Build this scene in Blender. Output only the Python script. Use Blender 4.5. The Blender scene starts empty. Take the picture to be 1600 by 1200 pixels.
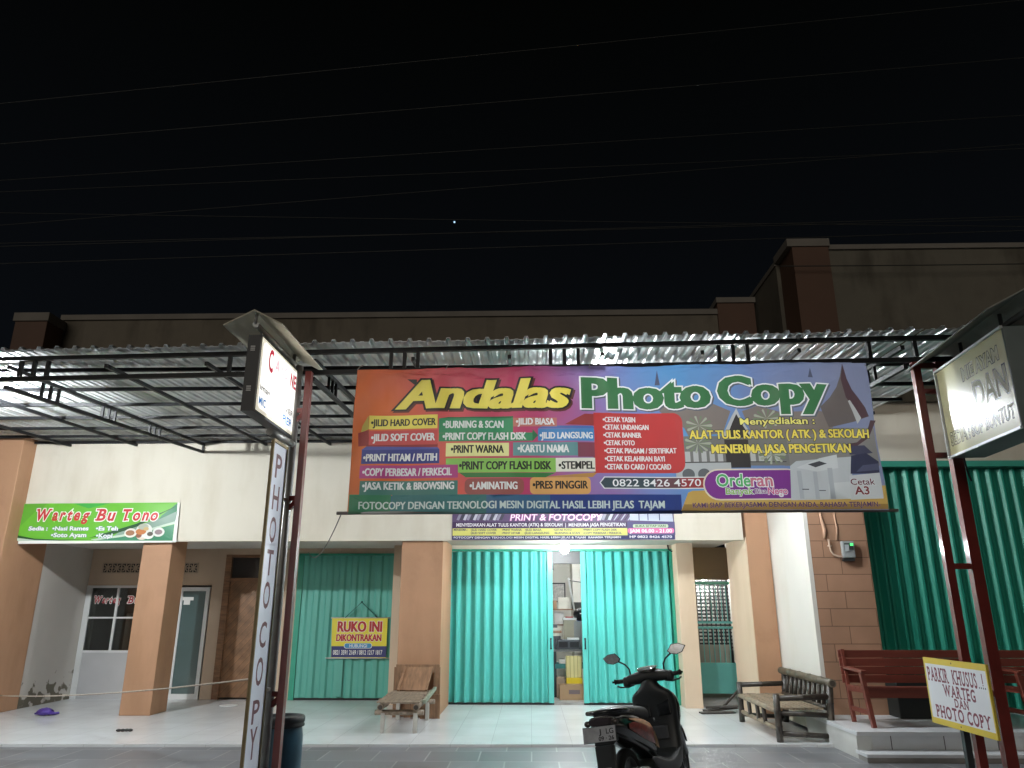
import bpy, bmesh, math, random
from mathutils import Vector, Matrix
random.seed(7)
S = bpy.context.scene
R = math.radians
# ------------------------------------------------------------------ camera
cam_d = bpy.data.cameras.new("camera")
cam_d.sensor_width = 36.0
cam_d.lens = 1145.0 / 1600.0 * 36.0
cam_d.clip_end = 3000
cam = bpy.data.objects.new("camera", cam_d)
S.collection.objects.link(cam)
cam.location = (0, 0, 1.6)
cam.rotation_euler = (R(107.0), 0, R(1.4))
S.camera = cam
# ------------------------------------------------------------------ night sky and faint street light
W = bpy.data.worlds.new("World"); S.world = W
W.use_nodes = True
nt = W.node_tree; nt.nodes.clear()
wo = nt.nodes.new("ShaderNodeOutputWorld"); bg = nt.nodes.new("ShaderNodeBackground")
tc = nt.nodes.new("ShaderNodeTexCoord"); sx = nt.nodes.new("ShaderNodeSeparateXYZ")
rp = nt.nodes.new("ShaderNodeValToRGB")
rp.color_ramp.elements[0].position = 0.30; rp.color_ramp.elements[0].color = (0.0027, 0.0034, 0.0046, 1)
rp.color_ramp.elements[1].position = 0.70; rp.color_ramp.elements[1].color = (0.0008, 0.0010, 0.0009, 1)
nt.links.new(tc.outputs["Generated"], sx.inputs[0]); nt.links.new(sx.outputs["Z"], rp.inputs[0])
nt.links.new(rp.outputs[0], bg.inputs["Color"]); nt.links.new(bg.outputs[0], wo.inputs["Surface"])
bg.inputs["Strength"].default_value = 1.0
sun_d = bpy.data.lights.new("sun", "SUN"); sun_d.energy = 0.52; sun_d.angle = R(28); sun_d.color = (1.0, 0.93, 0.82)
sun = bpy.data.objects.new("sun", sun_d); S.collection.objects.link(sun)
sun.rotation_euler = (R(75), 0, R(-14))          # street light spilling from behind the viewer
LAMP_CANOPY = 3700.0
LAMP_CANOPY_B = 1900.0
LAMP_PASSAGE = 90.0
LAMP_DOOR = 760.0
LAMP_LEFT = 5700.0
LAMP_SHOP = 46.0
vs = S.view_settings
vs.view_transform = 'Standard'; vs.look = 'None'; vs.exposure = 0.0; vs.gamma = 1.0
S.render.engine = 'CYCLES'
S.cycles.use_denoising = True
S.cycles.max_bounces = 7
S.cycles.diffuse_bounces = 4
S.cycles.sample_clamp_indirect = 6.0
S.cycles.caustics_reflective = False
S.cycles.caustics_refractive = False

# ------------------------------------------------------------------ materials
def M(name, rgb, rough=0.6, metal=0.0, var=0.12, scale=2.5, bump=0.0, bscale=60.0, coat=0.0, stretch=None, trans=0.0,
      dirt=None, dirt_scale=1.2, dirt_lo=0.52, emit=0.0, spec=0.5, streak=0.0, bdist=0.01):
    m = bpy.data.materials.new(name); m.use_nodes = True
    n = m.node_tree.nodes; l = m.node_tree.links
    b = n["Principled BSDF"]
    b.inputs["Roughness"].default_value = rough; b.inputs["Metallic"].default_value = metal
    b.inputs["Coat Weight"].default_value = coat; b.inputs["Coat Roughness"].default_value = 0.08
    b.inputs["Specular IOR Level"].default_value = spec
    t = n.new("ShaderNodeTexCoord"); mp = n.new("ShaderNodeMapping")
    if stretch: mp.inputs["Scale"].default_value = stretch
    l.new(t.outputs["Object"], mp.inputs[0])
    nz = n.new("ShaderNodeTexNoise"); nz.inputs["Scale"].default_value = scale; nz.inputs["Detail"].default_value = 6
    l.new(mp.outputs[0], nz.inputs["Vector"])
    cr = n.new("ShaderNodeValToRGB")
    cr.color_ramp.elements[0].position = 0.3; cr.color_ramp.elements[1].position = 0.7
    cr.color_ramp.elements[0].color = tuple(c * (1 - var) for c in rgb) + (1,)
    cr.color_ramp.elements[1].color = tuple(min(1, c * (1 + var)) for c in rgb) + (1,)
    l.new(nz.outputs["Fac"], cr.inputs[0])
    col = cr.outputs[0]
    if dirt:
        n2 = n.new("ShaderNodeTexNoise"); n2.inputs["Scale"].default_value = dirt_scale; n2.inputs["Detail"].default_value = 9
        n2.inputs["Roughness"].default_value = 0.65
        l.new(mp.outputs[0], n2.inputs["Vector"])
        r2 = n.new("ShaderNodeValToRGB")
        r2.color_ramp.elements[0].position = dirt_lo; r2.color_ramp.elements[1].position = dirt_lo + 0.22
        l.new(n2.outputs["Fac"], r2.inputs[0])
        mx = n.new("ShaderNodeMix"); mx.data_type = 'RGBA'
        l.new(r2.outputs[0], mx.inputs["Factor"]); l.new(col, mx.inputs["A"]); mx.inputs["B"].default_value = tuple(dirt) + (1,)
        col = mx.outputs["Result"]
    if streak:      # rain runs and scuffs
        m2 = n.new("ShaderNodeMapping"); m2.inputs["Scale"].default_value = (2.2, 2.2, 0.5); l.new(t.outputs["Object"], m2.inputs[0])
        n4 = n.new("ShaderNodeTexNoise"); n4.inputs["Scale"].default_value = 1.4; n4.inputs["Detail"].default_value = 4; n4.inputs["Roughness"].default_value = 0.55; l.new(m2.outputs[0], n4.inputs["Vector"])
        n5 = n.new("ShaderNodeTexNoise"); n5.inputs["Scale"].default_value = 0.7; n5.inputs["Detail"].default_value = 5; l.new(t.outputs["Object"], n5.inputs["Vector"])
        mu = n.new("ShaderNodeMath"); mu.operation = 'MULTIPLY'; l.new(n4.outputs["Fac"], mu.inputs[0]); l.new(n5.outputs["Fac"], mu.inputs[1])
        r4 = n.new("ShaderNodeValToRGB"); r4.color_ramp.elements[0].position = 0.24; r4.color_ramp.elements[1].position = 0.40
        r4.color_ramp.elements[0].color = (1, 1, 1, 1); q = 1 - streak; r4.color_ramp.elements[1].color = (q, q * 0.98, q * 0.94, 1); l.new(mu.outputs[0], r4.inputs[0])
        mk = n.new("ShaderNodeMix"); mk.data_type = 'RGBA'; mk.blend_type = 'MULTIPLY'; mk.inputs["Factor"].default_value = 1.0
        l.new(col, mk.inputs["A"]); l.new(r4.outputs[0], mk.inputs["B"]); col = mk.outputs["Result"]
    l.new(col, b.inputs["Base Color"])
    if bump:
        n3 = n.new("ShaderNodeTexNoise"); n3.inputs["Scale"].default_value = bscale; n3.inputs["Detail"].default_value = 4
        l.new(mp.outputs[0], n3.inputs["Vector"])
        bp = n.new("ShaderNodeBump"); bp.inputs["Strength"].default_value = bump; bp.inputs["Distance"].default_value = bdist
        l.new(n3.outputs["Fac"], bp.inputs["Height"]); l.new(bp.outputs[0], b.inputs["Normal"])
    if emit:
        l.new(col, b.inputs["Emission Color"]); b.inputs["Emission Strength"].default_value = emit
    if trans:
        tr = n.new("ShaderNodeBsdfTranslucent"); l.new(col, tr.inputs["Color"])
        ms = n.new("ShaderNodeMixShader"); ms.inputs[0].default_value = trans
        l.new(b.outputs[0], ms.inputs[1]); l.new(tr.outputs[0], ms.inputs[2])
        l.new(ms.outputs[0], n["Material Output"].inputs["Surface"])
    return m

def tile_mat(name, rgb, mortar, tx, ty, rough, var=0.08, msize=0.006, bump=0.25, offset=0.0, rvar=0.0, dirt=None):
    m = bpy.data.materials.new(name); m.use_nodes = True
    n = m.node_tree.nodes; l = m.node_tree.links; b = n["Principled BSDF"]
    t = n.new("ShaderNodeTexCoord")
    br = n.new("ShaderNodeTexBrick"); br.offset = offset; br.squash = 1.0
    br.inputs["Scale"].default_value = 1.0; br.inputs["Brick Width"].default_value = tx; br.inputs["Row Height"].default_value = ty
    br.inputs["Mortar Size"].default_value = msize; br.inputs["Mortar Smooth"].default_value = 0.2
    br.inputs["Color1"].default_value = tuple(c * (1 - var) for c in rgb) + (1,)
    br.inputs["Color2"].default_value = tuple(c * (1 + var) for c in rgb) + (1,)
    br.inputs["Mortar"].default_value = tuple(mortar) + (1,)
    l.new(t.outputs["Object"], br.inputs["Vector"])
    nz = n.new("ShaderNodeTexNoise"); nz.inputs["Scale"].default_value = 1.7; nz.inputs["Detail"].default_value = 8
    l.new(t.outputs["Object"], nz.inputs["Vector"])
    cr = n.new("ShaderNodeValToRGB"); cr.color_ramp.elements[0].position = 0.3; cr.color_ramp.elements[1].position = 0.72
    lo = 0.72 if dirt is None else dirt
    cr.color_ramp.elements[0].color = (lo, lo, lo * 0.98, 1)
    l.new(nz.outputs["Fac"], cr.inputs[0])
    mx = n.new("ShaderNodeMix"); mx.data_type = 'RGBA'; mx.blend_type = 'MULTIPLY'; mx.inputs["Factor"].default_value = 0.8
    l.new(br.outputs["Color"], mx.inputs["A"]); l.new(cr.outputs[0], mx.inputs["B"])
    l.new(mx.outputs["Result"], b.inputs["Base Color"])
    b.inputs["Roughness"].default_value = rough
    if rvar:
        mr = n.new("ShaderNodeMapRange"); mr.inputs["To Min"].default_value = max(0.03, rough - rvar); mr.inputs["To Max"].default_value = rough + rvar
        l.new(nz.outputs["Fac"], mr.inputs["Value"]); l.new(mr.outputs[0], b.inputs["Roughness"])
    bp = n.new("ShaderNodeBump"); bp.invert = True; bp.inputs["Strength"].default_value = bump; bp.inputs["Distance"].default_value = 0.01
    l.new(br.outputs["Fac"], bp.inputs["Height"]); l.new(bp.outputs[0], b.inputs["Normal"])
    return m

def emis(name, rgb, strength):
    m = bpy.data.materials.new(name); m.use_nodes = True
    n = m.node_tree.nodes; b = n["Principled BSDF"]
    b.inputs["Base Color"].default_value = tuple(rgb) + (1,)
    b.inputs["Emission Color"].default_value = tuple(rgb) + (1,); b.inputs["Emission Strength"].default_value = strength
    return m

def glass_mat(name, rgb, alpha, rough=0.05):
    m = bpy.data.materials.new(name); m.use_nodes = True
    n = m.node_tree.nodes; l = m.node_tree.links
    g = n.new("ShaderNodeBsdfGlossy"); g.inputs["Roughness"].default_value = rough; g.inputs["Color"].default_value = (1, 1, 1, 1)
    t = n.new("ShaderNodeBsdfTransparent"); t.inputs["Color"].default_value = tuple(rgb) + (1,)
    f = n.new("ShaderNodeFresnel"); f.inputs["IOR"].default_value = 1.5
    nz = n.new("ShaderNodeTexNoise"); nz.inputs["Scale"].default_value = 3
    ad = n.new("ShaderNodeMath"); ad.operation = 'ADD'; ad.inputs[1].default_value = alpha
    ms = n.new("ShaderNodeMixShader")
    l.new(f.outputs[0], ad.inputs[0]); l.new(ad.outputs[0], ms.inputs[0])
    l.new(t.outputs[0], ms.inputs[1]); l.new(g.outputs[0], ms.inputs[2])
    l.new(ms.outputs[0], n["Material Output"].inputs["Surface"])
    return m

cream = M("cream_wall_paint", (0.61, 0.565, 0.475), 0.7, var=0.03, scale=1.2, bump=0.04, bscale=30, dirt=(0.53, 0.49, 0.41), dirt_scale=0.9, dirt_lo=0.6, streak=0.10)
white_wall = M("white_wall_paint", (0.64, 0.62, 0.57), 0.7, var=0.03, scale=1.2, bump=0.04, bscale=30, streak=0.06)
grey_wall = M("grey_wall_paint", (0.50, 0.47, 0.43), 0.75, var=0.05, scale=1.0, bump=0.06, bscale=25)
beige = M("beige_wall_paint", (0.62, 0.49, 0.36), 0.7, var=0.04, scale=1.2, bump=0.05, bscale=30, streak=0.08)
tan = M("tan_wall_paint", (0.42, 0.31, 0.19), 0.7, var=0.05, scale=1.2, bump=0.05, bscale=30)
pinkish = M("pinkish_beige_wall_paint", (0.50, 0.38, 0.28), 0.75, var=0.06, scale=1.2, bump=0.06, bscale=25)
orange_paint = M("terracotta_orange_paint", (0.40, 0.22, 0.125), 0.65, var=0.06, scale=1.5, bump=0.08, bscale=22, dirt=(0.33, 0.175, 0.10), dirt_scale=1.1, dirt_lo=0.55, streak=0.16)
brown_paint = M("brown_pilaster_paint", (0.115, 0.06, 0.038), 0.7, var=0.1, scale=1.5, bump=0.06, bscale=25)
upper_paint = M("weathered_dimmed_upper_paint", (0.17, 0.145, 0.11), 0.85, var=0.12, scale=0.8, bump=0.1, bscale=20, dirt=(0.115, 0.10, 0.08), dirt_scale=0.8, dirt_lo=0.5, streak=0.45)  # streaks are weathering; base also darkened to keep the parapet dimly lit
upper_dark = M("grimy_dimmed_upper_paint", (0.15, 0.135, 0.105), 0.85, var=0.15, scale=0.8, bump=0.1, bscale=20, dirt=(0.11, 0.095, 0.072), dirt_scale=0.8, dirt_lo=0.5, streak=0.45)  # darker copy for the right building: its weaker light is in the colour
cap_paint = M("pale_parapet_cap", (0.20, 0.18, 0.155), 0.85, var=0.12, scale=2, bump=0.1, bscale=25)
brick_clad = tile_mat("brown_block_cladding", (0.40, 0.225, 0.14), (0.16, 0.085, 0.05), 0.62, 0.228, 0.7, var=0.04, msize=0.005, bump=0.5, offset=0.37)
teal = M("mint_green_shutter_paint", (0.10, 0.50, 0.455), 0.32, var=0.04, scale=1.2, stretch=(1, 1, 0.6), bump=0.015, bscale=8)
teal_left = M("faded_green_shutter_paint", (0.105, 0.40, 0.33), 0.5, var=0.05, scale=2.0, stretch=(1, 1, 0.3), bump=0.05, bscale=10, dirt=(0.09, 0.34, 0.28), dirt_scale=1.6, dirt_lo=0.56)
green_deep = M("deep_green_shutter_paint", (0.012, 0.25, 0.175), 0.48, var=0.06, scale=2.0, stretch=(1, 1, 0.3), bump=0.04, bscale=12)
green_rail = M("green_rail_paint", (0.02, 0.27, 0.18), 0.4, var=0.05)
gate_paint = M("turquoise_gate_paint", (0.13, 0.44, 0.40), 0.45, var=0.08)
black_steel = M("black_painted_steel", (0.006, 0.0065, 0.008), 0.5, var=0.2, scale=6, spec=0.3)
red_steel = M("red_oxide_steel_paint", (0.155, 0.020, 0.015), 0.38, var=0.15, scale=5, dirt=(0.08, 0.02, 0.014), dirt_scale=7, dirt_lo=0.6, coat=0.25)
galv = M("galvanised_sheet", (0.62, 0.64, 0.65), 0.36, metal=0.4, var=0.16, scale=3.0, stretch=(1, 0.25, 1), bump=0.05, bscale=9, dirt=(0.36, 0.37, 0.37), dirt_scale=2.2, dirt_lo=0.58)
alu = M("white_aluminium", (0.62, 0.63, 0.63), 0.4, metal=0.0, var=0.05)
grey_metal = M("grey_metal_pipe", (0.30, 0.30, 0.29), 0.45, metal=0.5, var=0.15, scale=8, dirt=(0.10, 0.08, 0.06), dirt_scale=14, dirt_lo=0.62)
dark_box = M("dark_sign_box_metal", (0.02, 0.021, 0.024), 0.5, var=0.15)
grey_box = M("grey_sign_box_metal", (0.15, 0.18, 0.175), 0.5, var=0.12)
olive_metal = M("dull_brass_frame", (0.24, 0.19, 0.10), 0.5, metal=0.4, var=0.2, scale=10)
glass = glass_mat("window_glass", (0.55, 0.60, 0.60), 0.04)
frost = M("frosted_door_glass", (0.055, 0.095, 0.095), 0.22, var=0.1, scale=1.5, coat=0.3)
floor_tile = tile_mat("white_floor_tile", (0.70, 0.72, 0.74), (0.50, 0.51, 0.52), 0.5, 0.5, 0.22, var=0.025, msize=0.003, bump=0.1, dirt=0.86)
pave_tile = tile_mat("grey_paving_tile", (0.185, 0.19, 0.205), (0.33, 0.33, 0.34), 0.6, 0.6, 0.42, var=0.16, msize=0.010, bump=0.35, offset=0.5, rvar=0.15, dirt=0.6)
step_tile = tile_mat("white_step_tile", (0.62, 0.64, 0.66), (0.08, 0.08, 0.08), 0.6, 3.0, 0.3, var=0.03, msize=0.006, bump=0.2, dirt=0.8)
concrete = M("grey_cement", (0.27, 0.26, 0.25), 0.9, var=0.2, scale=4, bump=0.2, bscale=40)

# ------------------------------------------------------------------ mesh helpers
class MB:
    def __init__(s): s.bm = bmesh.new()
    def box(s, x0, x1, y0, y1, z0, z1, mi=0):
        v = [s.bm.verts.new(p) for p in ((x0,y0,z0),(x1,y0,z0),(x1,y1,z0),(x0,y1,z0),(x0,y0,z1),(x1,y0,z1),(x1,y1,z1),(x0,y1,z1))]
        for f in ((0,3,2,1),(4,5,6,7),(0,1,5,4),(1,2,6,5),(2,3,7,6),(3,0,4,7)):
            s.bm.faces.new([v[i] for i in f]).material_index = mi
        return s
    def hexa(s, pts, mi=0):
        v = [s.bm.verts.new(p) for p in pts]
        for f in ((0,3,2,1),(4,5,6,7),(0,1,5,4),(1,2,6,5),(2,3,7,6),(3,0,4,7)):
            s.bm.faces.new([v[i] for i in f]).material_index = mi
        return s
    def bar(s, a, b, w, h, mi=0, up=(0, 0, 1)):
        a = Vector(a); b = Vector(b); d = (b - a).normalized(); u = Vector(up)
        if abs(d.dot(u)) > 0.98: u = Vector((0, 1, 0))
        r = d.cross(u).normalized(); u = r.cross(d).normalized()
        p = []
        for q in (a, b):
            for sx, sz in ((-1,-1),(1,-1),(1,1),(-1,1)): p.append(q + r * (sx * w / 2) + u * (sz * h / 2))
        v = [s.bm.verts.new(x) for x in p]
        for f in ((0,1,2,3),(7,6,5,4),(0,4,5,1),(1,5,6,2),(2,6,7,3),(3,7,4,0)):
            s.bm.faces.new([v[i] for i in f]).material_index = mi
        return s
    def tube(s, pts, r, seg=10, mi=0, caps=True):
        pts = [Vector(p) for p in pts]; rings = []
        rr = r if isinstance(r, (list, tuple)) else [r] * len(pts)
        prev = None
        for i, p in enumerate(pts):
            d = (pts[min(i + 1, len(pts) - 1)] - pts[max(i - 1, 0)]).normalized()
            u = Vector((0, 0, 1)) if prev is None else prev
            if abs(d.dot(u)) > 0.97 and prev is None: u = Vector((0, 1, 0))
            a = d.cross(u).normalized(); b = a.cross(d).normalized(); prev = b
            rings.append([s.bm.verts.new(p + a * (rr[i] * math.cos(2*math.pi*k/seg)) + b * (rr[i] * math.sin(2*math.pi*k/seg))) for k in range(seg)])
        for i in range(len(rings) - 1):
            for k in range(seg):
                f = s.bm.faces.new((rings[i][k], rings[i][(k+1) % seg], rings[i+1][(k+1) % seg], rings[i+1][k])); f.material_index = mi; f.smooth = True
        if caps:
            s.bm.faces.new(rings[0][::-1]).material_index = mi; s.bm.faces.new(rings[-1]).material_index = mi
        return s
    def loft(s, rings, mi=0, caps=True, smooth=True, closed=True):
        rv = [[s.bm.verts.new(p) for p in r] for r in rings]
        n = len(rv[0])
        for i in range(len(rv) - 1):
            for k in range(n if closed else n - 1):
                f = s.bm.faces.new((rv[i][k], rv[i][(k+1) % n], rv[i+1][(k+1) % n], rv[i+1][k])); f.material_index = mi; f.smooth = smooth
        if caps and closed:
            s.bm.faces.new(rv[0][::-1]).material_index = mi; s.bm.faces.new(rv[-1]).material_index = mi
        return s
    def lathe(s, prof, seg=32, mi=0, c=(0, 0, 0)):
        return s.loft([[(c[0] + r*math.cos(2*math.pi*k/seg), c[1] + r*math.sin(2*math.pi*k/seg), c[2] + z) for k in range(seg)] for r, z in prof], mi)
    def ball(s, c, r, sc=(1, 1, 1), mi=0, sub=3):
        g = bmesh.ops.create_icosphere(s.bm, subdivisions=sub, radius=r)
        for v in g["verts"]: v.co = Vector((v.co.x*sc[0] + c[0], v.co.y*sc[1] + c[1], v.co.z*sc[2] + c[2]))
        for f in {f for v in g["verts"] for f in v.link_faces}: f.smooth = True; f.material_index = mi
        return s
    def xf(s, mtx):
        bmesh.ops.transform(s.bm, matrix=mtx, verts=s.bm.verts); return s
    def build(s, name, mats, parent=None, loc=None, bevel=0.0, rot=None, sub=0):
        bmesh.ops.recalc_face_normals(s.bm, faces=s.bm.faces)
        me = bpy.data.meshes.new(name); s.bm.to_mesh(me); s.bm.free()
        for m in (mats if isinstance(mats, (list, tuple)) else [mats]): me.materials.append(m)
        o = bpy.data.objects.new(name, me); S.collection.objects.link(o)
        if loc: o.location = loc
        if rot: o.rotation_euler = rot
        if parent: o.parent = parent
        if bevel:
            b = o.modifiers.new("bevel", 'BEVEL'); b.width = bevel; b.segments = 2; b.limit_method = 'ANGLE'; b.angle_limit = R(40)
        if sub:
            b = o.modifiers.new("sub", 'SUBSURF'); b.levels = sub; b.render_levels = sub
        return o
def tag(o, label=None, cat=None, group=None, kind=None):
    if label: o["label"] = label
    if cat: o["category"] = cat
    if group: o["group"] = group
    if kind: o["kind"] = kind
    return o
def thing(name, label, cat, loc=(0, 0, 0), rz=0.0, group=None):
    o = bpy.data.objects.new(name, None); S.collection.objects.link(o)
    o.empty_display_size = 0.2
    o.location = loc; o.rotation_euler = (0, 0, rz)
    return tag(o, label, cat, group)
def rel(p, o): return (p[0] - o[0], p[1] - o[1], p[2] - o[2])
# ------------------------------------------------------------------ ground
b = MB(); b.box(-150, 150, -60, 150, -0.35, -0.03)
tag(b.build("paving", pave_tile), kind="structure")
b = MB()
b.hexa([(-14,9.56,-0.2),(3.72,9.985,-0.2),(3.72,14.9,-0.2),(-14,14.9,-0.2),(-14,9.56,0),(3.72,9.985,0),(3.72,14.9,0),(-14,14.9,0)])
tag(b.build("floor", floor_tile), kind="structure")

# ------------------------------------------------------------------ the row of shops
shop = thing("shophouse", "cream and orange single row shophouse with green folding shutters under a metal canopy", "building", (-2.5, 12.3, 0))
O = (-2.5, 12.3, 0)
def P(name, m, *boxes, bevel=0.0, parent=None):
    b = MB()
    for q in boxes: b.box(q[0]-O[0], q[1]-O[0], q[2]-O[1], q[3]-O[1], q[4], q[5])
    return b.build(name, m, parent or shop, bevel=bevel)
P("fascia_wall", cream, (-8.62, 3.46, 12.2, 12.34, 2.655, 4.46))
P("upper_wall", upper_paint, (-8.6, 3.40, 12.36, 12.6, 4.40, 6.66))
P("parapet_cap", cap_paint, (-8.6, 3.40, 12.32, 12.64, 6.66, 6.76))
P("pilaster", brown_paint, (3.40, 4.06, 12.3, 12.9, 4.4, 6.86))
P("pilaster_cap", cap_paint, (3.38, 4.08, 12.27, 12.9, 6.86, 6.96))
P("soffit", white_wall, (-8.79, 3.49, 12.342, 14.7, 2.70, 2.82))
P("pillar", orange_paint, (-6.42, -5.93, 12.25, 12.8, 0, 2.70), bevel=0.008)
P("pillar", orange_paint, (-2.11, -1.43, 12.26, 13.66, 0, 2.70), bevel=0.008)
P("pillar", orange_paint, (3.5, 3.865, 12.17, 13.40, 0, 4.46), bevel=0.004)
P("jamb", beige, (3.488, 3.4995, 12.19, 13.42, 0, 2.70))
P("column", orange_paint, (-9.25, -8.5, 11.86, 12.95, 0, 4.4), bevel=0.01)
P("pilaster", brown_paint, (-9.10, -8.52, 11.88, 12.8, 4.4, 6.46), bevel=0.01)
P("pilaster_cap", cap_paint, (-9.13, -8.49, 11.85, 12.83, 6.46, 6.62), bevel=0.01)
# side wall of the food stall with peeling damp patches low down
stain = M("damp_stained_wall_paint", (0.50, 0.47, 0.43), 0.8, var=0.05, scale=1.0, bump=0.06, bscale=25)
n = stain.node_tree.nodes; l = stain.node_tree.links
t = [q for q in n if q.type == 'TEX_COORD'][0]
sp = n.new("ShaderNodeSeparateXYZ"); l.new(t.outputs["Object"], sp.inputs[0])
ns = n.new("ShaderNodeTexNoise"); ns.inputs["Scale"].default_value = 5.5; ns.inputs["Detail"].default_value = 8; l.new(t.outputs["Object"], ns.inputs["Vector"])
mr = n.new("ShaderNodeMapRange"); mr.inputs["From Min"].default_value = 0.75; mr.inputs["From Max"].default_value = 0.0; mr.inputs["To Min"].default_value = -0.22; mr.inputs["To Max"].default_value = 0.16
l.new(sp.outputs["Z"], mr.inputs["Value"])
ad = n.new("ShaderNodeMath"); l.new(ns.outputs["Fac"], ad.inputs[0]); l.new(mr.outputs[0], ad.inputs[1])
rr = n.new("ShaderNodeValToRGB"); rr.color_ramp.elements[0].position = 0.55; rr.color_ramp.elements[1].position = 0.60; l.new(ad.outputs[0], rr.inputs[0])
bs = n["Principled BSDF"]; old = bs.inputs["Base Color"].links[0].from_socket
mx = n.new("ShaderNodeMix"); mx.data_type = 'RGBA'; l.new(rr.outputs[0], mx.inputs["Factor"]); l.new(old, mx.inputs["A"]); mx.inputs["B"].default_value = (0.13, 0.115, 0.085, 1)
l.new(mx.outputs["Result"], bs.inputs["Base Color"])
P("side_wall", stain, (-8.8, -8.52, 12.95, 14.7, 0, 2.70))
# back wall of the food stall
P("back_wall", pinkish, (-8.52, -6.08, 14.42, 14.6, 2.02, 2.70), (-6.08, -5.86, 14.36, 14.6, 0, 2.70), (-5.86, -4.95, 14.36, 14.6, 2.585, 2.70),
  (-4.95, -4.43, 14.36, 14.6, 0, 2.70), (-4.43, -2.1, 14.33, 14.6, 2.60, 2.70))
P("jamb", beige, (-2.49, -2.112, 13.67, 14.6, 0, 2.70))
P("jamb", beige, (-1.62, -1.502, 13.662, 14.0, 0, 2.70))
P("lintel", cream, (-1.50, 2.60, 13.70, 13.80, 2.635, 2.70))
P("pier", beige, (2.575, 2.87, 13.33, 14.8, 0, 2.70), bevel=0.006)
P("gate_lintel", tan, (2.871, 3.868, 14.3, 14.45, 2.11, 2.70))
# shop front window: aluminium, two by two panes, solid panel below
fr = P("window", alu, (-8.515, -6.74, 14.40, 14.46, 1.97, 2.015), (-8.515, -8.41, 14.40, 14.46, 0, 1.97), (-6.785, -6.74, 14.40, 14.46, 0, 1.97),
  (-8.41, -6.785, 14.40, 14.46, 0.80, 0.84), (-7.92, -7.875, 14.405, 14.455, 0.84, 1.97), (-8.41, -6.785, 14.41, 14.45, 1.41, 1.44), (-7.36, -7.33, 14.405, 14.455, 0.84, 1.97))
P("panel", M("grey_window_panel", (0.44, 0.44, 0.45), 0.5, var=0.04), (-8.41, -6.785, 14.42, 14.44, 0.0, 0.80), parent=shop)
P("pane", glass, (-8.41, -6.785, 14.425, 14.431, 0.84, 1.97), parent=shop)
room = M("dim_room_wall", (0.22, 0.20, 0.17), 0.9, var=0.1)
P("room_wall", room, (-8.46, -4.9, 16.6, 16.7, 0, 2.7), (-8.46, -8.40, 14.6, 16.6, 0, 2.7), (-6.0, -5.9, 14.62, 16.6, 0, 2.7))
P("curtain", M("pale_curtain", (0.46, 0.44, 0.40), 0.9, var=0.15, scale=6, stretch=(3, 1, 0.3)), (-8.2, -7.95, 15.4, 15.43, 0.3, 1.5), (-7.7, -7.45, 15.2, 15.23, 0.3, 1.25))
P("door", alu, (-6.70, -6.63, 14.385, 14.44, 0, 1.98), (-6.19, -6.12, 14.385, 14.44, 0, 1.98), (-6.63, -6.19, 14.385, 14.44, 1.91, 1.98), (-6.63, -6.19, 14.385, 14.44, 0.0, 0.09))
P("door_glass", frost, (-6.63, -6.19, 14.405, 14.425, 0.09, 1.91))
P("door_note", M("white_paper", (0.7, 0.7, 0.68), 0.7, var=0.03), (-6.66, -6.42, 14.392, 14.396, 1.74, 1.80), (-6.60, -6.48, 14.392, 14.396, 1.66, 1.74))
# wooden door with diagonal boards
wood_door = M("varnished_wood", (0.20, 0.10, 0.05), 0.45, var=0.35, scale=5, stretch=(1, 1, 6))
diag = M("diagonal_door_boards", (0.21, 0.11, 0.055), 0.45, var=0.3, scale=7)
n = diag.node_tree.nodes; l = diag.node_tree.links
t = [q for q in n if q.type == 'TEX_COORD'][0]
mp = n.new("ShaderNodeMapping"); mp.inputs["Rotation"].default_value = (0, R(-42), 0); l.new(t.outputs["Object"], mp.inputs[0])
wv = n.new("ShaderNodeTexWave"); wv.wave_type = 'BANDS'; wv.bands_direction = 'X'; wv.wave_profile = 'SAW'; wv.inputs["Scale"].default_value = 3.2; wv.inputs["Distortion"].default_value = 0.3
l.new(mp.outputs[0], wv.inputs["Vector"])
wr = n.new("ShaderNodeValToRGB"); wr.color_ramp.elements[0].position = 0.0; wr.color_ramp.elements[0].color = (0.35, 0.35, 0.35, 1); wr.color_ramp.elements[1].position = 0.18
e = wr.color_ramp.elements.new(0.93); e.color = (1, 1, 1, 1); e = wr.color_ramp.elements.new(0.97); e.color = (1.9, 1.7, 1.5, 1)
l.new(wv.outputs["Fac"], wr.inputs[0])
bs = n["Principled BSDF"]; old = bs.inputs["Base Color"].links[0].from_socket
mx = n.new("ShaderNodeMix"); mx.data_type = 'RGBA'; mx.blend_type = 'MULTIPLY'; mx.inputs["Factor"].default_value = 1.0
l.new(old, mx.inputs["A"]); l.new(wr.outputs[0], mx.inputs["B"]); l.new(mx.outputs["Result"], bs.inputs["Base Color"])
wd = P("wooden_door", diag, (-5.74, -5.02, 14.40, 14.44, 0.03, 2.08))
P("door_frame", wood_door, (-5.858, -5.74, 14.35, 14.46, 0, 2.585), (-5.02, -4.95, 14.35, 14.46, 0, 2.585), (-5.74, -5.02, 14.36, 14.46, 2.08, 2.15), (-5.74, -5.02, 14.36, 14.46, 2.53, 2.585))
P("transom", M("dark_transom_glass", (0.035, 0.035, 0.035), 0.15, var=0.2), (-5.74, -5.02, 14.41, 14.425, 2.15, 2.53))
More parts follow.
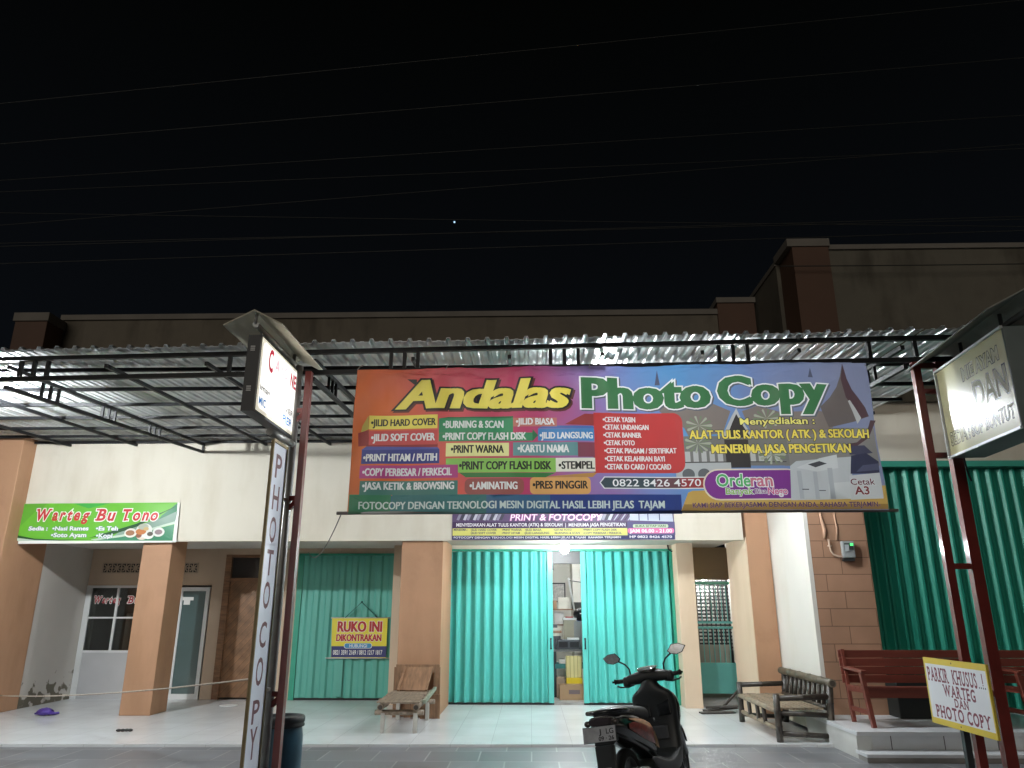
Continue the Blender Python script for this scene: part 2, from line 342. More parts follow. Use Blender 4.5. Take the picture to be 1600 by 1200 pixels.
# ventilation grilles (pierced stars)
def grille(x0, x1, z0, z1, y):
    g = MB(); w = 0.19; nn = max(1, int(round((x1 - x0) / w))); w = (x1 - x0) / nn
    for i in range(nn):
        cx = x0 + w * (i + 0.5); cz = (z0 + z1) / 2
        for a in range(0, 180, 45):
            dx = math.cos(R(a)) * w * 0.48; dz = math.sin(R(a)) * (z1 - z0) * 0.48
            g.bar(rel((cx - dx, y - 0.012, cz - dz), O), rel((cx + dx, y - 0.012, cz + dz), O), 0.02, 0.018, up=(0, 1, 0))
        g.bar(rel((cx - w/2, y - 0.012, z0), O), rel((cx - w/2, y - 0.012, z1), O), 0.02, 0.022)
    g.bar(rel((x1, y - 0.012, z0), O), rel((x1, y - 0.012, z1), O), 0.02, 0.022)
    g.bar(rel((x0, y - 0.012, z0), O), rel((x1, y - 0.012, z0), O), 0.02, 0.02); g.bar(rel((x0, y - 0.012, z1), O), rel((x1, y - 0.012, z1), O), 0.02, 0.02)
    g.build("vent_grille", M("vent_block", (0.42, 0.33, 0.25), 0.8), shop)
    P("vent_shade_sheet", M("vent_dark", (0.015, 0.014, 0.013), 0.9), (x0, x1, y - 0.006, y - 0.002, z0, z1))  # near-black sheet on the solid wall, painting the shade inside the piercings
grille(-8.27, -7.0, 2.25, 2.43, 14.42)
grille(-6.76, -6.42, 2.25, 2.43, 14.42)

def corrugated(x0, x1, z0, z1, y, pitch, depth, phase=0.0, flat=0.17, side=0.33):
    """vertical trapezoid folds; front faces at y, valleys at y+depth"""
    g = MB(); pts = []
    x = x0 - pitch * phase
    while x < x1 + pitch:
        for f, d in ((0, 0), (flat, 0), (flat + side, 1), (1 - side, 1)):
            pts.append((x + f * pitch, y + d * depth))
        x += pitch
    pts = [(min(max(px, x0), x1), py) for px, py in pts]
    q = [pts[0]]
    for p in pts[1:]:
        if p[0] - q[-1][0] > 1e-5: q.append(p)
    lo = [g.bm.verts.new(rel((px, py, z0), O)) for px, py in q]; hi = [g.bm.verts.new(rel((px, py, z1), O)) for px, py in q]
    for i in range(len(q) - 1): g.bm.faces.new((lo[i], lo[i+1], hi[i+1], hi[i]))
    e = bmesh.ops.extrude_face_region(g.bm, geom=list(g.bm.faces))
    bmesh.ops.translate(g.bm, verts=[v for v in e["geom"] if isinstance(v, bmesh.types.BMVert)], vec=(0, 0.004, 0))
    return g
# left (closed) shutter
corrugated(-4.33, -2.56, 0.035, 2.56, 14.33, 0.235, 0.03, flat=0.34, side=0.16).build("folding_shutter", teal_left, shop)
P("shutter_frame", green_rail, (-4.43, -4.33, 14.30, 14.42, 0.0, 2.60), (-2.56, -2.49, 14.30, 14.42, 0.0, 2.60), (-4.33, -2.56, 14.30, 14.42, 2.56, 2.60))
P("bottom_track", black_steel, (-4.33, -2.56, 14.325, 14.40, 0.0, 0.033))
P("shutter_patch", teal_left, (-3.62, -3.46, 14.318, 14.326, 0.06, 0.70))
# centre shutter, two leaves parted
corrugated(-1.47, 0.30, 0.035, 2.59, 13.73, 0.1685, 0.075, phase=0.2).build("folding_shutter", teal, shop)
corrugated(1.00, 2.52, 0.035, 2.59, 13.73, 0.1685, 0.075, phase=0.35).build("folding_shutter", teal, shop)
for xa, xb, hx in ((0.30, 0.395, 0.352), (0.91, 1.00, 0.955)):
    st = P("shutter_stile", teal, (xa, xb, 13.72, 13.80, 0.03, 2.59), bevel=0.006)
    g = MB(); g.tube([rel((hx, 13.70, z), O) for z in (0.93, 1.07)], 0.011); g.bar(rel((hx, 13.72, 0.94), O), rel((hx, 13.70, 0.94), O), 0.02, 0.02); g.bar(rel((hx, 13.72, 1.06), O), rel((hx, 13.70, 1.06), O), 0.02, 0.02)
    g.ball(rel((hx, 13.70, 0.92), O), 0.017); g.ball(rel((hx, 13.70, 1.08), O), 0.017)
    g.build("handle", black_steel, st)
P("shutter_frame", green_rail, (-1.50, -1.47, 13.71, 13.83, 0.0, 2.632), (2.52, 2.574, 13.71, 13.83, 0.0, 2.632), (-1.47, 2.52, 13.71, 13.83, 2.595, 2.632))
P("bottom_track", black_steel, (-1.47, 0.395, 13.735, 13.81, 0.0, 0.03), (0.91, 2.52, 13.735, 13.81, 0.0, 0.03))
P("roller_rail", M("grey_rail", (0.028, 0.029, 0.031), 0.45, var=0.1), (0.25, 1.05, 13.86, 13.98, 2.38, 2.66), (0.385, 0.43, 13.84, 13.98, 2.27, 2.66))
P("threshold", concrete, (0.395, 0.91, 13.735, 13.95, 0.0, 0.03))
# inside the copy shop
iw = M("shop_interior_paint", (0.74, 0.72, 0.65), 0.8, var=0.04)
P("interior_wall", iw, (-1.5, 2.6, 18.0, 18.1, 0, 2.95), (-1.6, -1.5, 14.0, 18.0, 0, 2.95), (2.6, 2.7, 14.8, 18.0, 0, 2.95), (-1.5, 2.6, 14.0, 18.0, 2.9, 2.95), (0.95, 1.25, 17.2, 18.0, 0, 2.9))
P("interior_floor", M("interior_tile", (0.45, 0.44, 0.42), 0.4), (-1.5, 2.6, 13.82, 18.0, -0.02, 0.012))
# passage and gate beside the copy shop
P("passage_wall", pinkish, (2.7, 4.2, 17.5, 17.6, 0, 2.7), (2.87, 2.9, 14.8, 17.5, 0, 2.7))
brz = tile_mat("breeze_block", (0.46, 0.45, 0.42), (0.03, 0.03, 0.03), 0.09, 0.07, 0.8, var=0.3, msize=0.018, bump=0.6)
g = MB(); g.box(-0.35, 0.35, -0.75, 0.75, -0.01, 0.01)
g.build("breeze_wall", brz, shop, loc=rel((3.72, 15.6, 1.55), O), rot=(R(90), 0, 0))
P("passage_board", M("leaning_board", (0.30, 0.27, 0.23), 0.8, var=0.15), (3.02, 3.80, 14.9, 14.93, 0.0, 0.93))
P("passage_floor", concrete, (2.871, 3.87, 13.45, 17.5, -0.02, 0.012))
gt = P("metal_gate", gate_paint, (3.00, 3.05, 14.58, 14.62, 0.10, 2.09), (3.80, 3.86, 14.58, 14.62, 0.10, 2.09), (3.05, 3.80, 14.58, 14.62, 1.32, 1.36), (3.05, 3.80, 14.58, 14.62, 1.23, 1.27),
  (3.05, 3.80, 14.58, 14.62, 2.03, 2.08), (3.05, 3.80, 14.58, 14.62, 0.585, 0.63))
P("gate_panel", gate_paint, (3.05, 3.80, 14.59, 14.61, 0.10, 0.585))
g = MB()
for i in range(7):
    x = 3.135 + i * 0.096
    g.bar(rel((x, 14.6, 0.63), O), rel((x, 14.6, 1.23), O), 0.014, 0.014); g.bar(rel((x, 14.6, 1.36), O), rel((x, 14.6, 2.03), O), 0.014, 0.014)
g.build("gate_bars", gate_paint, shop)
# cable stubs on the lintel
g = MB(); g.tube([rel(p, O) for p in ((2.50, 13.69, 2.70), (2.51, 13.67, 2.62), (2.56, 13.66, 2.58), (2.60, 13.66, 2.60))], 0.012); g.ball(rel((2.66, 13.66, 2.66), O), 0.03)
g.build("cable_stub", black_steel, shop)

# ------------------------------------------------------------------ neighbour on the right
nb = thing("neighbour_building", "taller shop on the right with brown block pillar and deep green folding shutter", "building", (6.0, 10.8, 0))
O = (6.0, 10.8, 0)
def Q(name, m, *boxes, bevel=0.0, parent=None):
    b = MB()
    for q in boxes: b.box(q[0]-O[0], q[1]-O[0], q[2]-O[1], q[3]-O[1], q[4], q[5])
    return b.build(name, m, parent or nb, bevel=bevel)
Q("side_wall", white_wall, (3.872, 3.93, 10.60, 15.0, 0.0, 4.55))
# low tiled skirting on the side wall
sk = Q("skirting", M("pale_skirting_tile", (0.60, 0.57, 0.47), 0.4, var=0.06), *[(3.858, 3.8715, 10.62 + k * 0.25, 10.62 + k * 0.25 + 0.243, 0.0, 0.27) for k in range(6)])
g = MB(); w, h = 0.80, 4.55
g.box(-w/2, w/2, -h/2, h/2, -0.6, 0.0)
pl = g.build("block_pillar", brick_clad, nb, loc=rel((4.331, 10.603, 2.275), O), rot=(R(90), 0, 0))
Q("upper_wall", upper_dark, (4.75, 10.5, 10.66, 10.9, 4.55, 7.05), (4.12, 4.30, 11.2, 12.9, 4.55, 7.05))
Q("parapet_cap", cap_paint, (4.75, 10.5, 10.62, 10.94, 7.05, 7.13), (4.10, 4.32, 11.2, 12.9, 7.05, 7.13))
Q("pilaster", brown_paint, (4.18, 4.75, 10.585, 11.2, 4.55, 7.08))
Q("pilaster_cap", cap_paint, (4.10, 4.77, 10.56, 11.22, 7.08, 7.21))
Q("front_wall", cream, (4.735, 10.5, 10.76, 10.9, 3.66, 4.55))
Q("shutter_track", M("pale_green_channel", (0.05, 0.30, 0.22), 0.35, var=0.05), (4.735, 10.5, 10.72, 10.93, 3.575, 3.66))
corrugated(4.735, 10.4, 0.26, 3.572, 10.86, 0.172, 0.07, phase=0.3).build("folding_shutter", green_deep, nb)
# raised tiled platform and step in front of it
O = (6.6, 10.0, 0)
pf = thing("tiled_step", "raised white tiled platform with one low step under the red bench", "step", (6.6, 10.0, -0.03))
def T_(name, m, *boxes, bevel=0.0):
    b = MB()
    for q in boxes: b.box(q[0]-O[0], q[1]-O[0], q[2]-O[1], q[3]-O[1], q[4]+0.03, q[5]+0.03)
    return b.build(name, m, pf, bevel=bevel)
T_("platform_top", M("white_tile_top", (0.60, 0.62, 0.64), 0.3, var=0.05, scale=3), (3.69, 10.5, 9.21, 10.85, 0.215, 0.255))
g = MB(); g.box(-3.4, 3.4, 0.04, 0.26, -0.7, 0.0)
g.build("riser", step_tile, pf, loc=rel((7.105, 9.30, -0.045 + 0.03), O), rot=(R(90), 0, 0))
T_("side_face", M("pale_side_plaster", (0.52, 0.53, 0.51), 0.6, var=0.08, scale=3), (3.699, 3.872, 9.26, 10.85, -0.03, 0.2145))
T_("lower_step", M("white_tile_step", (0.62, 0.64, 0.66), 0.3, var=0.05, scale=3), (3.69, 10.5, 9.0, 9.30, 0.025, 0.058))
T_("step_base", concrete, (3.70, 10.5, 9.03, 9.30, -0.03, 0.025))
# ------------------------------------------------------------------ steel canopy
O = (0.0, 9.5, 0.0)
cn = thing("canopy", "corrugated metal canopy on black steel trusses and red posts", "canopy", O)
def fy(x): return 7.06 - 0.044 * x              # line of the front truss
def rz(y): return 4.185 + 0.034 * (y - 7.0)      # underside of the sheets
def ribs(x0, x1, y1):
    g = MB(); prof = []; x = x0
    while x < x1:
        for dx, dz in ((0.0, 0), (0.042, 0), (0.058, 0.007), (0.082, 0.007), (0.098, 0), (0.14, 0), (0.152, 0.034), (0.185, 0.034)):
            if x + dx <= x1: prof.append((x + dx, dz))
        x += 0.197
    ys = lambda px: (fy(px) - 0.16, y1)
    rows = []
    for t in (0.0, 0.25, 0.5, 0.75, 1.0):
        row = []
        for px, dz in prof:
            a, bb = ys(px); y = a + (bb - a) * t
            row.append(g.bm.verts.new(rel((px, y, rz(y) + dz + 0.006 * math.sin(px * 2.1 + y * 1.7)), O)))
        rows.append(row)
    for i in range(4):
        for k in range(len(prof) - 1): g.bm.faces.new((rows[i][k], rows[i][k+1], rows[i+1][k+1], rows[i+1][k]))
    e = bmesh.ops.extrude_face_region(g.bm, geom=list(g.bm.faces))
    bmesh.ops.translate(g.bm, verts=[v for v in e["geom"] if isinstance(v, bmesh.types.BMVert)], vec=(0, 0, 0.003))
    return g
ribs(-13.0, 3.84, 12.19).build("roof_sheet", galv, cn)
ribs(3.845, 4.9, 10.54).build("roof_sheet", galv, cn)
def line(name, mats, segs, w, h):
    g = MB()
    for a, bb in segs: g.bar(rel(a, O), rel(bb, O), w, h)
    return g.build(name, mats, cn)
ZB, ZT = 3.925, 4.15
ft = line("front_truss", black_steel, [((-13, fy(-13), ZB), (4.9, fy(4.9), ZB)), ((-13, fy(-13), ZT), (4.9, fy(4.9), ZT))], 0.045, 0.046)
g = MB()
for x in (-7.3, -7.13, -6.96, -5.42, -5.27, -5.12, -3.13, -2.87, -1.42, -1.28, -1.14, 0.22, 0.36, 0.50, 1.90, 2.04, 2.18, 3.36, 3.80, 4.2):
    g = MB(); g.bar(rel((x, fy(x), ZB + 0.028), O), rel((x, fy(x), ZT - 0.028), O), 0.035, 0.04); g.build("truss_vertical", black_steel, cn)
def rafter_truss(x, z0, z1, zt0, yend=12.19, name="rafter_truss"):
    segs = [((x, fy(x) + 0.03, z0), (x, yend, z1)), ((x, fy(x) + 0.03, zt0), (x, yend, rz(yend) - 0.085))]
    g = MB()
    for a, bb in segs: g.bar(rel(a, O), rel(bb, O), 0.04, 0.042)
    for f in (0.12, 0.15, 0.18, 0.37, 0.40, 0.43, 0.62, 0.65, 0.68, 0.99):
        y = fy(x) + 0.03 + (yend - fy(x)) * f
        za = z0 + (z1 - z0) * f; zb = zt0 + (rz(yend) - 0.085 - zt0) * f
        g.bar(rel((x, y, za), O), rel((x, y, zb), O), 0.03, 0.03)
    return g.build(name, black_steel, cn)
rafter_truss(-5.58, 3.85, 4.15, 4.07); rafter_truss(-2.24, 3.87, 4.08, 4.07); rafter_truss(3.70, 3.87, 4.06, 4.07); rafter_truss(-9.2, 3.85, 4.12, 4.07)
rafter_truss(0.75, 3.87, 4.08, 4.07)
for x in (-7.9, -6.75, -4.5, -3.4, -1.2, -0.2, 1.75, 2.7):
    line("rafter", black_steel, [((x, fy(x) + 0.03, 4.065), (x, 12.19, 4.275))], 0.035, 0.042)
for y in (7.75, 8.6, 9.4, 10.2, 10.95, 11.6, 12.14):
    x1 = 3.84 if y > 10.5 else 4.9
    line("purlin", black_steel, [((-13, y, rz(y) - 0.042), (x1, y, rz(y) - 0.042))], 0.035, 0.042)
# red posts
line("post", red_steel, [((-2.238, 7.06, -0.03), (-2.238, 7.06, 3.90))], 0.06, 0.075)
for z in (3.50, 2.62, 0.86): line("post_bracket", red_steel, [((-2.24, 7.06, z), (-2.36, 7.10, z)), ((-2.24, 7.06, z - 0.02), (-2.345, 7.1, z - 0.10))], 0.035, 0.045)
line("post", red_steel, [((3.775, 6.90, -0.03), (3.775, 6.90, 3.90))], 0.07, 0.06)
line("post", red_steel, [((4.01, 6.90, -0.03), (4.01, 6.90, 3.90))], 0.10, 0.07)
for z in (3.86, 3.60, 2.975, 1.96, 0.9): line("post_rung", red_steel, [((3.81, 6.90, z), (3.96, 6.90, z))], 0.05, 0.05)
# ------------------------------------------------------------------ lettering on signs
from mathutils.geometry import delaunay_2d_cdt
_gc = {}
def glyphs(s, shear=0.0, offset=0.0, res=3):
    k = (s, shear, offset)
    if k not in _gc:
        c = bpy.data.curves.new("lettering", 'FONT'); c.body = s; c.shear = shear; c.offset = offset; c.resolution_u = res
        o = bpy.data.objects.new("lettering", c); me = bpy.data.meshes.new_from_object(o)
        _gc[k] = ([(v.co.x, v.co.y) for v in me.vertices], [tuple(p.vertices) for p in me.polygons])
        bpy.data.meshes.remove(me); bpy.data.objects.remove(o); bpy.data.curves.remove(c)
    return _gc[k]
CAP = 0.686
TOPS = {'P': ([.13], [.13]), 'A': ([.06, .94], []), 'R': ([.13, .95], [.13]), 'K': ([.13, .93], [.13, .9]), 'I': ([.5], [.5]), 'H': ([.12, .88], [.12, .88]),
        'U': ([], [.12, .88]), 'W': ([], [.05, .95]), 'T': ([.5], []), 'E': ([.12], [.12]), 'D': ([.12], [.12]), 'N': ([.1], [.1, .9]), 'Y': ([.5], [.06, .94]), 'B': ([.12], [.12]),
        'M': ([.08, .92], [.08, .92])}
class Sign:
    def __init__(s): s.items = []; s.mats = []
    def mi(s, m):
        if m not in s.mats: s.mats.append(m)
        return s.mats.index(m)
    def add(s, vs, fs, layer, m): s.items.append((list(vs), list(fs), layer, s.mi(m)))
    def poly(s, pts, m, layer=1): s.add(pts, [tuple(range(len(pts)))], layer, m)
    def rect(s, u0, v0, u1, v1, m, layer=1):
        if v1 < v0: v0, v1 = v1, v0
        s.poly([(u0, v0), (u1, v0), (u1, v1), (u0, v1)], m, layer)
    def ell(s, c, rx, ry, m, layer=1, seg=28):
        cx, cy = c
        s.poly([(cx + rx * math.cos(2*math.pi*i/seg), cy + ry * math.sin(2*math.pi*i/seg)) for i in range(seg)], m, layer)
    def rrect(s, u0, v0, u1, v1, r, m, layer=1):
        if v1 < v0: v0, v1 = v1, v0
        r = min(r, (v1 - v0) * 0.499, (u1 - u0) * 0.499); pts = []
        for cx, cy, a in ((u1 - r, v1 - r, 0), (u0 + r, v1 - r, 90), (u0 + r, v0 + r, 180), (u1 - r, v0 + r, 270)):
            for k in range(7): pts.append((cx + r * math.cos(R(a + 15 * k)), cy + r * math.sin(R(a + 15 * k))))
        s.poly(pts, m, layer)
    def text(s, t, u0, v0, u1, v1, m, layer=3, bold=0.0, shear=0.0, outline=None, ow=0.04, shadow=None, sd=(0.01, -0.01), fat=0.0):
        """fit text between u0..u1 with its capitals standing on v0 and reaching v1"""
        if v1 < v0: v0, v1 = v1, v0
        vs, fs = glyphs(t, shear, bold)
        xs = [p[0] for p in vs]; a, b = min(xs), max(xs); ky = (v1 - v0) / CAP; kx = (u1 - u0) / (b - a)
        put = lambda vv, dx=0, dy=0: [(u0 + (x - a) * kx + dx, v0 + y * ky + dy) for x, y in vv]
        for d in ((0.0,) if not fat else (-fat * ky, fat * ky)):      # widen the stems for a heavy condensed face
            s.add(put(vs, d), fs, layer, m)
            if outline:
                vo, fo = glyphs(t, shear, bold + ow); s.add(put(vo, d), fo, layer - 0.5, outline)
            if shadow:
                vo, fo = glyphs(t, shear, bold + ow); s.add(put(vo, sd[0] + d, sd[1]), fo, layer - 0.8, shadow)
    def slab(s, t, u0, v0, u1, v1, m, layer=3, bold=0.02, outline=None, ow=0.03, shear=0.0):
        """slab-serif capitals: each letter with serif bars at the ends of its stems"""
        if v1 < v0: v0, v1 = v1, v0
        pos = []; x = 0.0
        for ch in t:
            if ch == ' ': x += 0.28; continue
            vs, fs = glyphs(ch, shear, bold); xs = [p[0] for p in vs]; a, b = min(xs), max(xs)
            pos.append((ch, x - a, a, b)); x += (b - a) + 0.13
        L = x - 0.13; kx = (u1 - u0) / L; ky = (v1 - v0) / CAP
        for off, mm, ly in ((0.0, m, layer),) + (((ow, outline, layer - 0.5),) if outline else ()):
            for ch, dx, a, b in pos:
                vs, fs = glyphs(ch, shear, bold + off)
                s.add([(u0 + (px + dx) * kx, v0 + py * ky) for px, py in vs], fs, ly, mm)
                bt, tp = TOPS.get(ch, ([], [])); w = 0.13 + off; h = 0.045 + off
                for q, yb in [(q, 0.0) for q in bt] + [(q, CAP) for q in tp]:
                    cx = a + (b - a) * q + dx + shear * yb * 0.0; cy = yb + (0.03 if yb == 0 else -0.03)
                    s.rect(u0 + (cx - w) * kx, v0 + (cy - h) * ky, u0 + (cx + w) * kx, v0 + (cy + h) * ky, mm, ly + 0.05)
    def build(s, name, parent=None, loc=None, rz=0.0, wave=None, step=0.0, maxlen=0.14):
        """flatten all layers into ONE printed sheet: every triangle takes the ink of the topmost layer over it"""
        vs, fs, top = [], [], []
        for vv, ff, ly, mi in s.items:
            o = len(vs); vs += [Vector(p) for p in vv]
            for f in ff:
                ar = sum(vv[f[i]][0] * vv[f[(i+1) % len(f)]][1] - vv[f[(i+1) % len(f)]][0] * vv[f[i]][1] for i in range(len(f)))
                if abs(ar) < 1e-10: continue
                fs.append([o + i for i in (f if ar > 0 else f[::-1])]); top.append((ly, mi))
        V2, E2, F2, _, _, OF = delaunay_2d_cdt(vs, [], fs, 1, 1e-6)
        bm = bmesh.new(); bv = [bm.verts.new((p.x, 0.0, p.y)) for p in V2]
        for f, of in zip(F2, OF):
            if not of: continue
            cx = sum(V2[i].x for i in f) / len(f); cy = sum(V2[i].y for i in f) / len(f); hit = None
            for k in sorted(of, key=lambda k: -top[k][0]):
                ins = False; pp = [vs[i] for i in fs[k]]
                for i in range(len(pp)):
                    p, r = pp[i], pp[i - 1]
                    if (p.y > cy) != (r.y > cy) and cx < (r.x - p.x) * (cy - p.y) / (r.y - p.y) + p.x: ins = not ins
                if ins: hit = top[k][1]; break
            if hit is None: continue
            q = bm.faces.new([bv[i] for i in f]); q.material_index = hit
        if wave:
            for _ in range(7):
                e = [e for e in bm.edges if e.calc_length() > maxlen]
                if not e: break
                bmesh.ops.subdivide_edges(bm, edges=e, cuts=1); bmesh.ops.triangulate(bm, faces=[f for f in bm.faces if len(f.verts) > 3])
            for v in bm.verts: dx, dy, dz = wave(v.co.x, v.co.z); v.co += Vector((dx, dy, dz))
            for f in bm.faces: f.smooth = True
        for v in [v for v in bm.verts if not v.link_faces]: bm.verts.remove(v)
        for f in bm.faces:
            f.normal_update()
            if f.normal.y > 0: f.normal_flip()
        me = bpy.data.meshes.new(name); bm.to_mesh(me); bm.free()
        for m in s.mats: me.materials.append(m)
        o = bpy.data.objects.new(name, me); S.collection.objects.link(o)
        if loc: o.location = loc
        o.rotation_euler = (0, 0, rz)
        if parent: o.parent = parent
        return o
_vc = {}
def V(r, g, b, tr=0.0, rough=0.42):
    k = (r, g, b, tr)
    if k not in _vc: _vc[k] = M("printed_vinyl", (r, g, b), 0.33 if tr else rough, var=0.05, scale=3, bump=0.35 if tr else 0.0, bscale=3.2, trans=tr, stretch=(1.6, 1, 0.5) if tr else None, bdist=0.035 if tr else 0.01)
    return _vc[k]

# ------------------------------------------------------------------ the big banner
TRB = 0.38
def B_(r, g, b):                       # print colours greyed a little, mixing the banner's haze into them
    y = 0.3 * r + 0.55 * g + 0.15 * b; q = lambda c: round(c * 0.84 + y * 0.13 + 0.012, 4)
    return V(q(r), q(g), q(b), TRB)
bgm = B_(0.401, 0.40, 0.402)
n = bgm.node_tree.nodes; l = bgm.node_tree.links
t = [q for q in n if q.type == 'TEX_COORD'][0]; sp = n.new("ShaderNodeSeparateXYZ"); l.new(t.outputs["Object"], sp.inputs[0])
nz = n.new("ShaderNodeTexNoise"); nz.inputs["Scale"].default_value = 1.1; nz.inputs["Detail"].default_value = 2; l.new(t.outputs["Object"], nz.inputs["Vector"])
a1 = n.new("ShaderNodeMath"); a1.operation = 'MULTIPLY_ADD'; a1.inputs[1].default_value = 0.20; a1.inputs[2].default_value = 0.40; l.new(sp.outputs["X"], a1.inputs[0])
a2 = n.new("ShaderNodeMath"); a2.operation = 'MULTIPLY_ADD'; a2.inputs[1].default_value = 0.22; l.new(nz.outputs["Fac"], a2.inputs[0]); l.new(a1.outputs[0], a2.inputs[2])
a3 = n.new("ShaderNodeMath"); a3.operation = 'MULTIPLY_ADD'; a3.inputs[1].default_value = 0.05; l.new(sp.outputs["Z"], a3.inputs[0]); l.new(a2.outputs[0], a3.inputs[2])
rp = n.new("ShaderNodeValToRGB"); rp.color_ramp.elements[0].position = 0.0; rp.color_ramp.elements[0].color = (0.52, 0.12, 0.03, 1)
rp.color_ramp.elements[1].position = 1.0; rp.color_ramp.elements[1].color = (0.20, 0.22, 0.33, 1)
for p_, c_ in ((0.10, (0.60, 0.13, 0.035)), (0.20, (0.55, 0.09, 0.10)), (0.34, (0.40, 0.05, 0.12)), (0.46, (0.28, 0.13, 0.30)), (0.56, (0.17, 0.22, 0.46)), (0.66, (0.10, 0.26, 0.50)), (0.82, (0.15, 0.21, 0.40))):
    e = rp.color_ramp.elements.new(p_); e.color = c_ + (1,)
l.new(a3.outputs[0], rp.inputs[0])
for lk in list(l):
    if lk.from_node.type == 'VALTORGB' and lk.from_node != rp and lk.to_socket.name in ("Base Color", "Color"): l.new(rp.outputs[0], lk.to_socket)
YEL = B_(0.78, 0.62, 0.03); BLK = B_(0.012, 0.011, 0.010); WHT = B_(0.72, 0.74, 0.74); GRN = B_(0.03, 0.155, 0.05); DGRN = B_(0.012, 0.15, 0.07)
bn = Sign()
bn.poly([(-2.516, -0.726), (2.516, -0.726), (2.511, 0.722), (-2.511, 0.690)], bgm, 0)
bn.rect(-2.507, -0.748, 0.474, -0.572, B_(0.02, 0.10, 0.20), 0.6)
bn.rect(-2.507, -0.748, -2.112, -0.563, B_(0.012, 0.17, 0.07), 0.7)
bn.rect(-2.103, -0.749, -1.204, -0.566, B_(0.012, 0.13, 0.13), 0.7)
bn.rect(-0.605, -0.753, 0.623, -0.573, B_(0.012, 0.035, 0.19), 0.7)
# house with horned roofs, fence and planting printed on the right half
roof = B_(0.13, 0.105, 0.10); roof2 = B_(0.19, 0.155, 0.14); horn = B_(0.075, 0.035, 0.045); pal = B_(0.42, 0.42, 0.42); drk = B_(0.035, 0.03, 0.03)
bn.poly([(0.468, 0.239),(0.490, 0.296),(0.747, 0.266),(0.973, 0.316),(1.151, 0.234),(1.058, 0.007),(0.728, -0.010),(0.696, 0.066)], roof2, 0.6)
bn.poly([(1.056, -0.012),(1.155, 0.177),(1.208, 0.263),(1.252, 0.138),(1.346, -0.032)], pal, 0.7)
bn.poly([(1.091, -0.031),(1.159, 0.120),(1.203, 0.205),(1.249, 0.100),(1.319, -0.032)], drk, 0.8)
bn.poly([(1.261, 0.234),(1.414, 0.290),(1.626, 0.212),(1.958, 0.229),(2.102, 0.209),(2.101, 0.057),(1.743, -0.053),(1.346, -0.032)], roof2, 0.65)
bn.poly([(2.273, 0.710),(2.303, 0.556),(2.337, 0.439),(2.437, 0.255),(2.465, 0.169),(2.308, 0.113),(2.065, 0.058),(2.009, 0.267),(2.112, 0.363),(2.190, 0.469),(2.237, 0.576)], roof, 0.75)
bn.poly([(2.273, 0.710),(2.303, 0.556),(2.337, 0.439),(2.437, 0.255),(2.465, 0.169),(2.386, 0.146),(2.268, 0.362),(2.242, 0.556)], horn, 0.85)
bn.poly([(2.282, 0.323),(2.301, 0.332),(2.386, 0.150),(2.342, 0.094)], pal, 0.9)
bn.poly([(2.529, 0.130),(2.441, -0.038),(2.313, -0.121),(2.185, -0.130),(2.188, -0.108),(2.318, -0.084),(2.420, -0.001),(2.474, 0.131)], horn, 0.85)
bn.poly([(0.465, 0.669),(0.488, 0.511),(0.437, 0.511)], B_(0.07, 0.08, 0.14), 0.6)
bn.poly([(1.950, 0.661),(1.964, 0.559),(1.916, 0.559)], B_(0.07, 0.08, 0.14), 0.6)
bn.rect(0.653, -0.307, 1.657, -0.015, B_(0.16, 0.155, 0.15), 0.62)
bn.rect(1.607, -0.311, 2.500, 0.055, B_(0.20, 0.19, 0.18), 0.61)
bn.rect(1.066, -0.327, 1.290, -0.051, drk, 0.8)
for k in range(12):
    x = 508 + k * 42
    if not 700 < x < 840: bn.rect(-0.1220 + 0.001820 * (x) + -0.000160 * (735), 1.1030 + 0.000000 * (x) + -0.001860 * (735), -0.1220 + 0.001820 * (x+22) + -0.000160 * (682), 1.1030 + 0.000000 * (x+22) + -0.001860 * (682), pal, 0.8)
bn.rect(0.655, -0.274, 1.629, -0.267, drk, 0.85)
bn.rect(0.590, -0.434, 1.106, -0.276, B_(0.40, 0.42, 0.43), 0.82)
for x in (525, 605):
    bn.ell((-0.1220 + 0.001820 * (x) + -0.000160 * (800), 1.1030 + 0.000000 * (x) + -0.001860 * (800)), 0.058, 0.055, B_(0.10, 0.11, 0.12), 0.9)
for k in range(14):
    a = R(k * 26); 
    for cx, cy in ((575, 545), (570, 640), (955, 700), (930, 510)):
        c = ((-0.1220 + 0.001820 * (cx) + -0.000160 * (cy), 1.1030 + 0.000000 * (cx) + -0.001860 * (cy))); d = (math.cos(a) * 0.12, math.sin(a) * 0.09)
        bn.poly([c, (c[0] + d[0] - d[1] * 0.12, c[1] + d[1] + d[0] * 0.12), (c[0] + d[0] * 1.1, c[1] + d[1] * 1.1), (c[0] + d[0] + d[1] * 0.12, c[1] + d[1] - d[0] * 0.12)], B_(0.16, 0.20, 0.12) if k % 2 else B_(0.33, 0.36, 0.27), 0.95 + 0.01 * (k % 3))
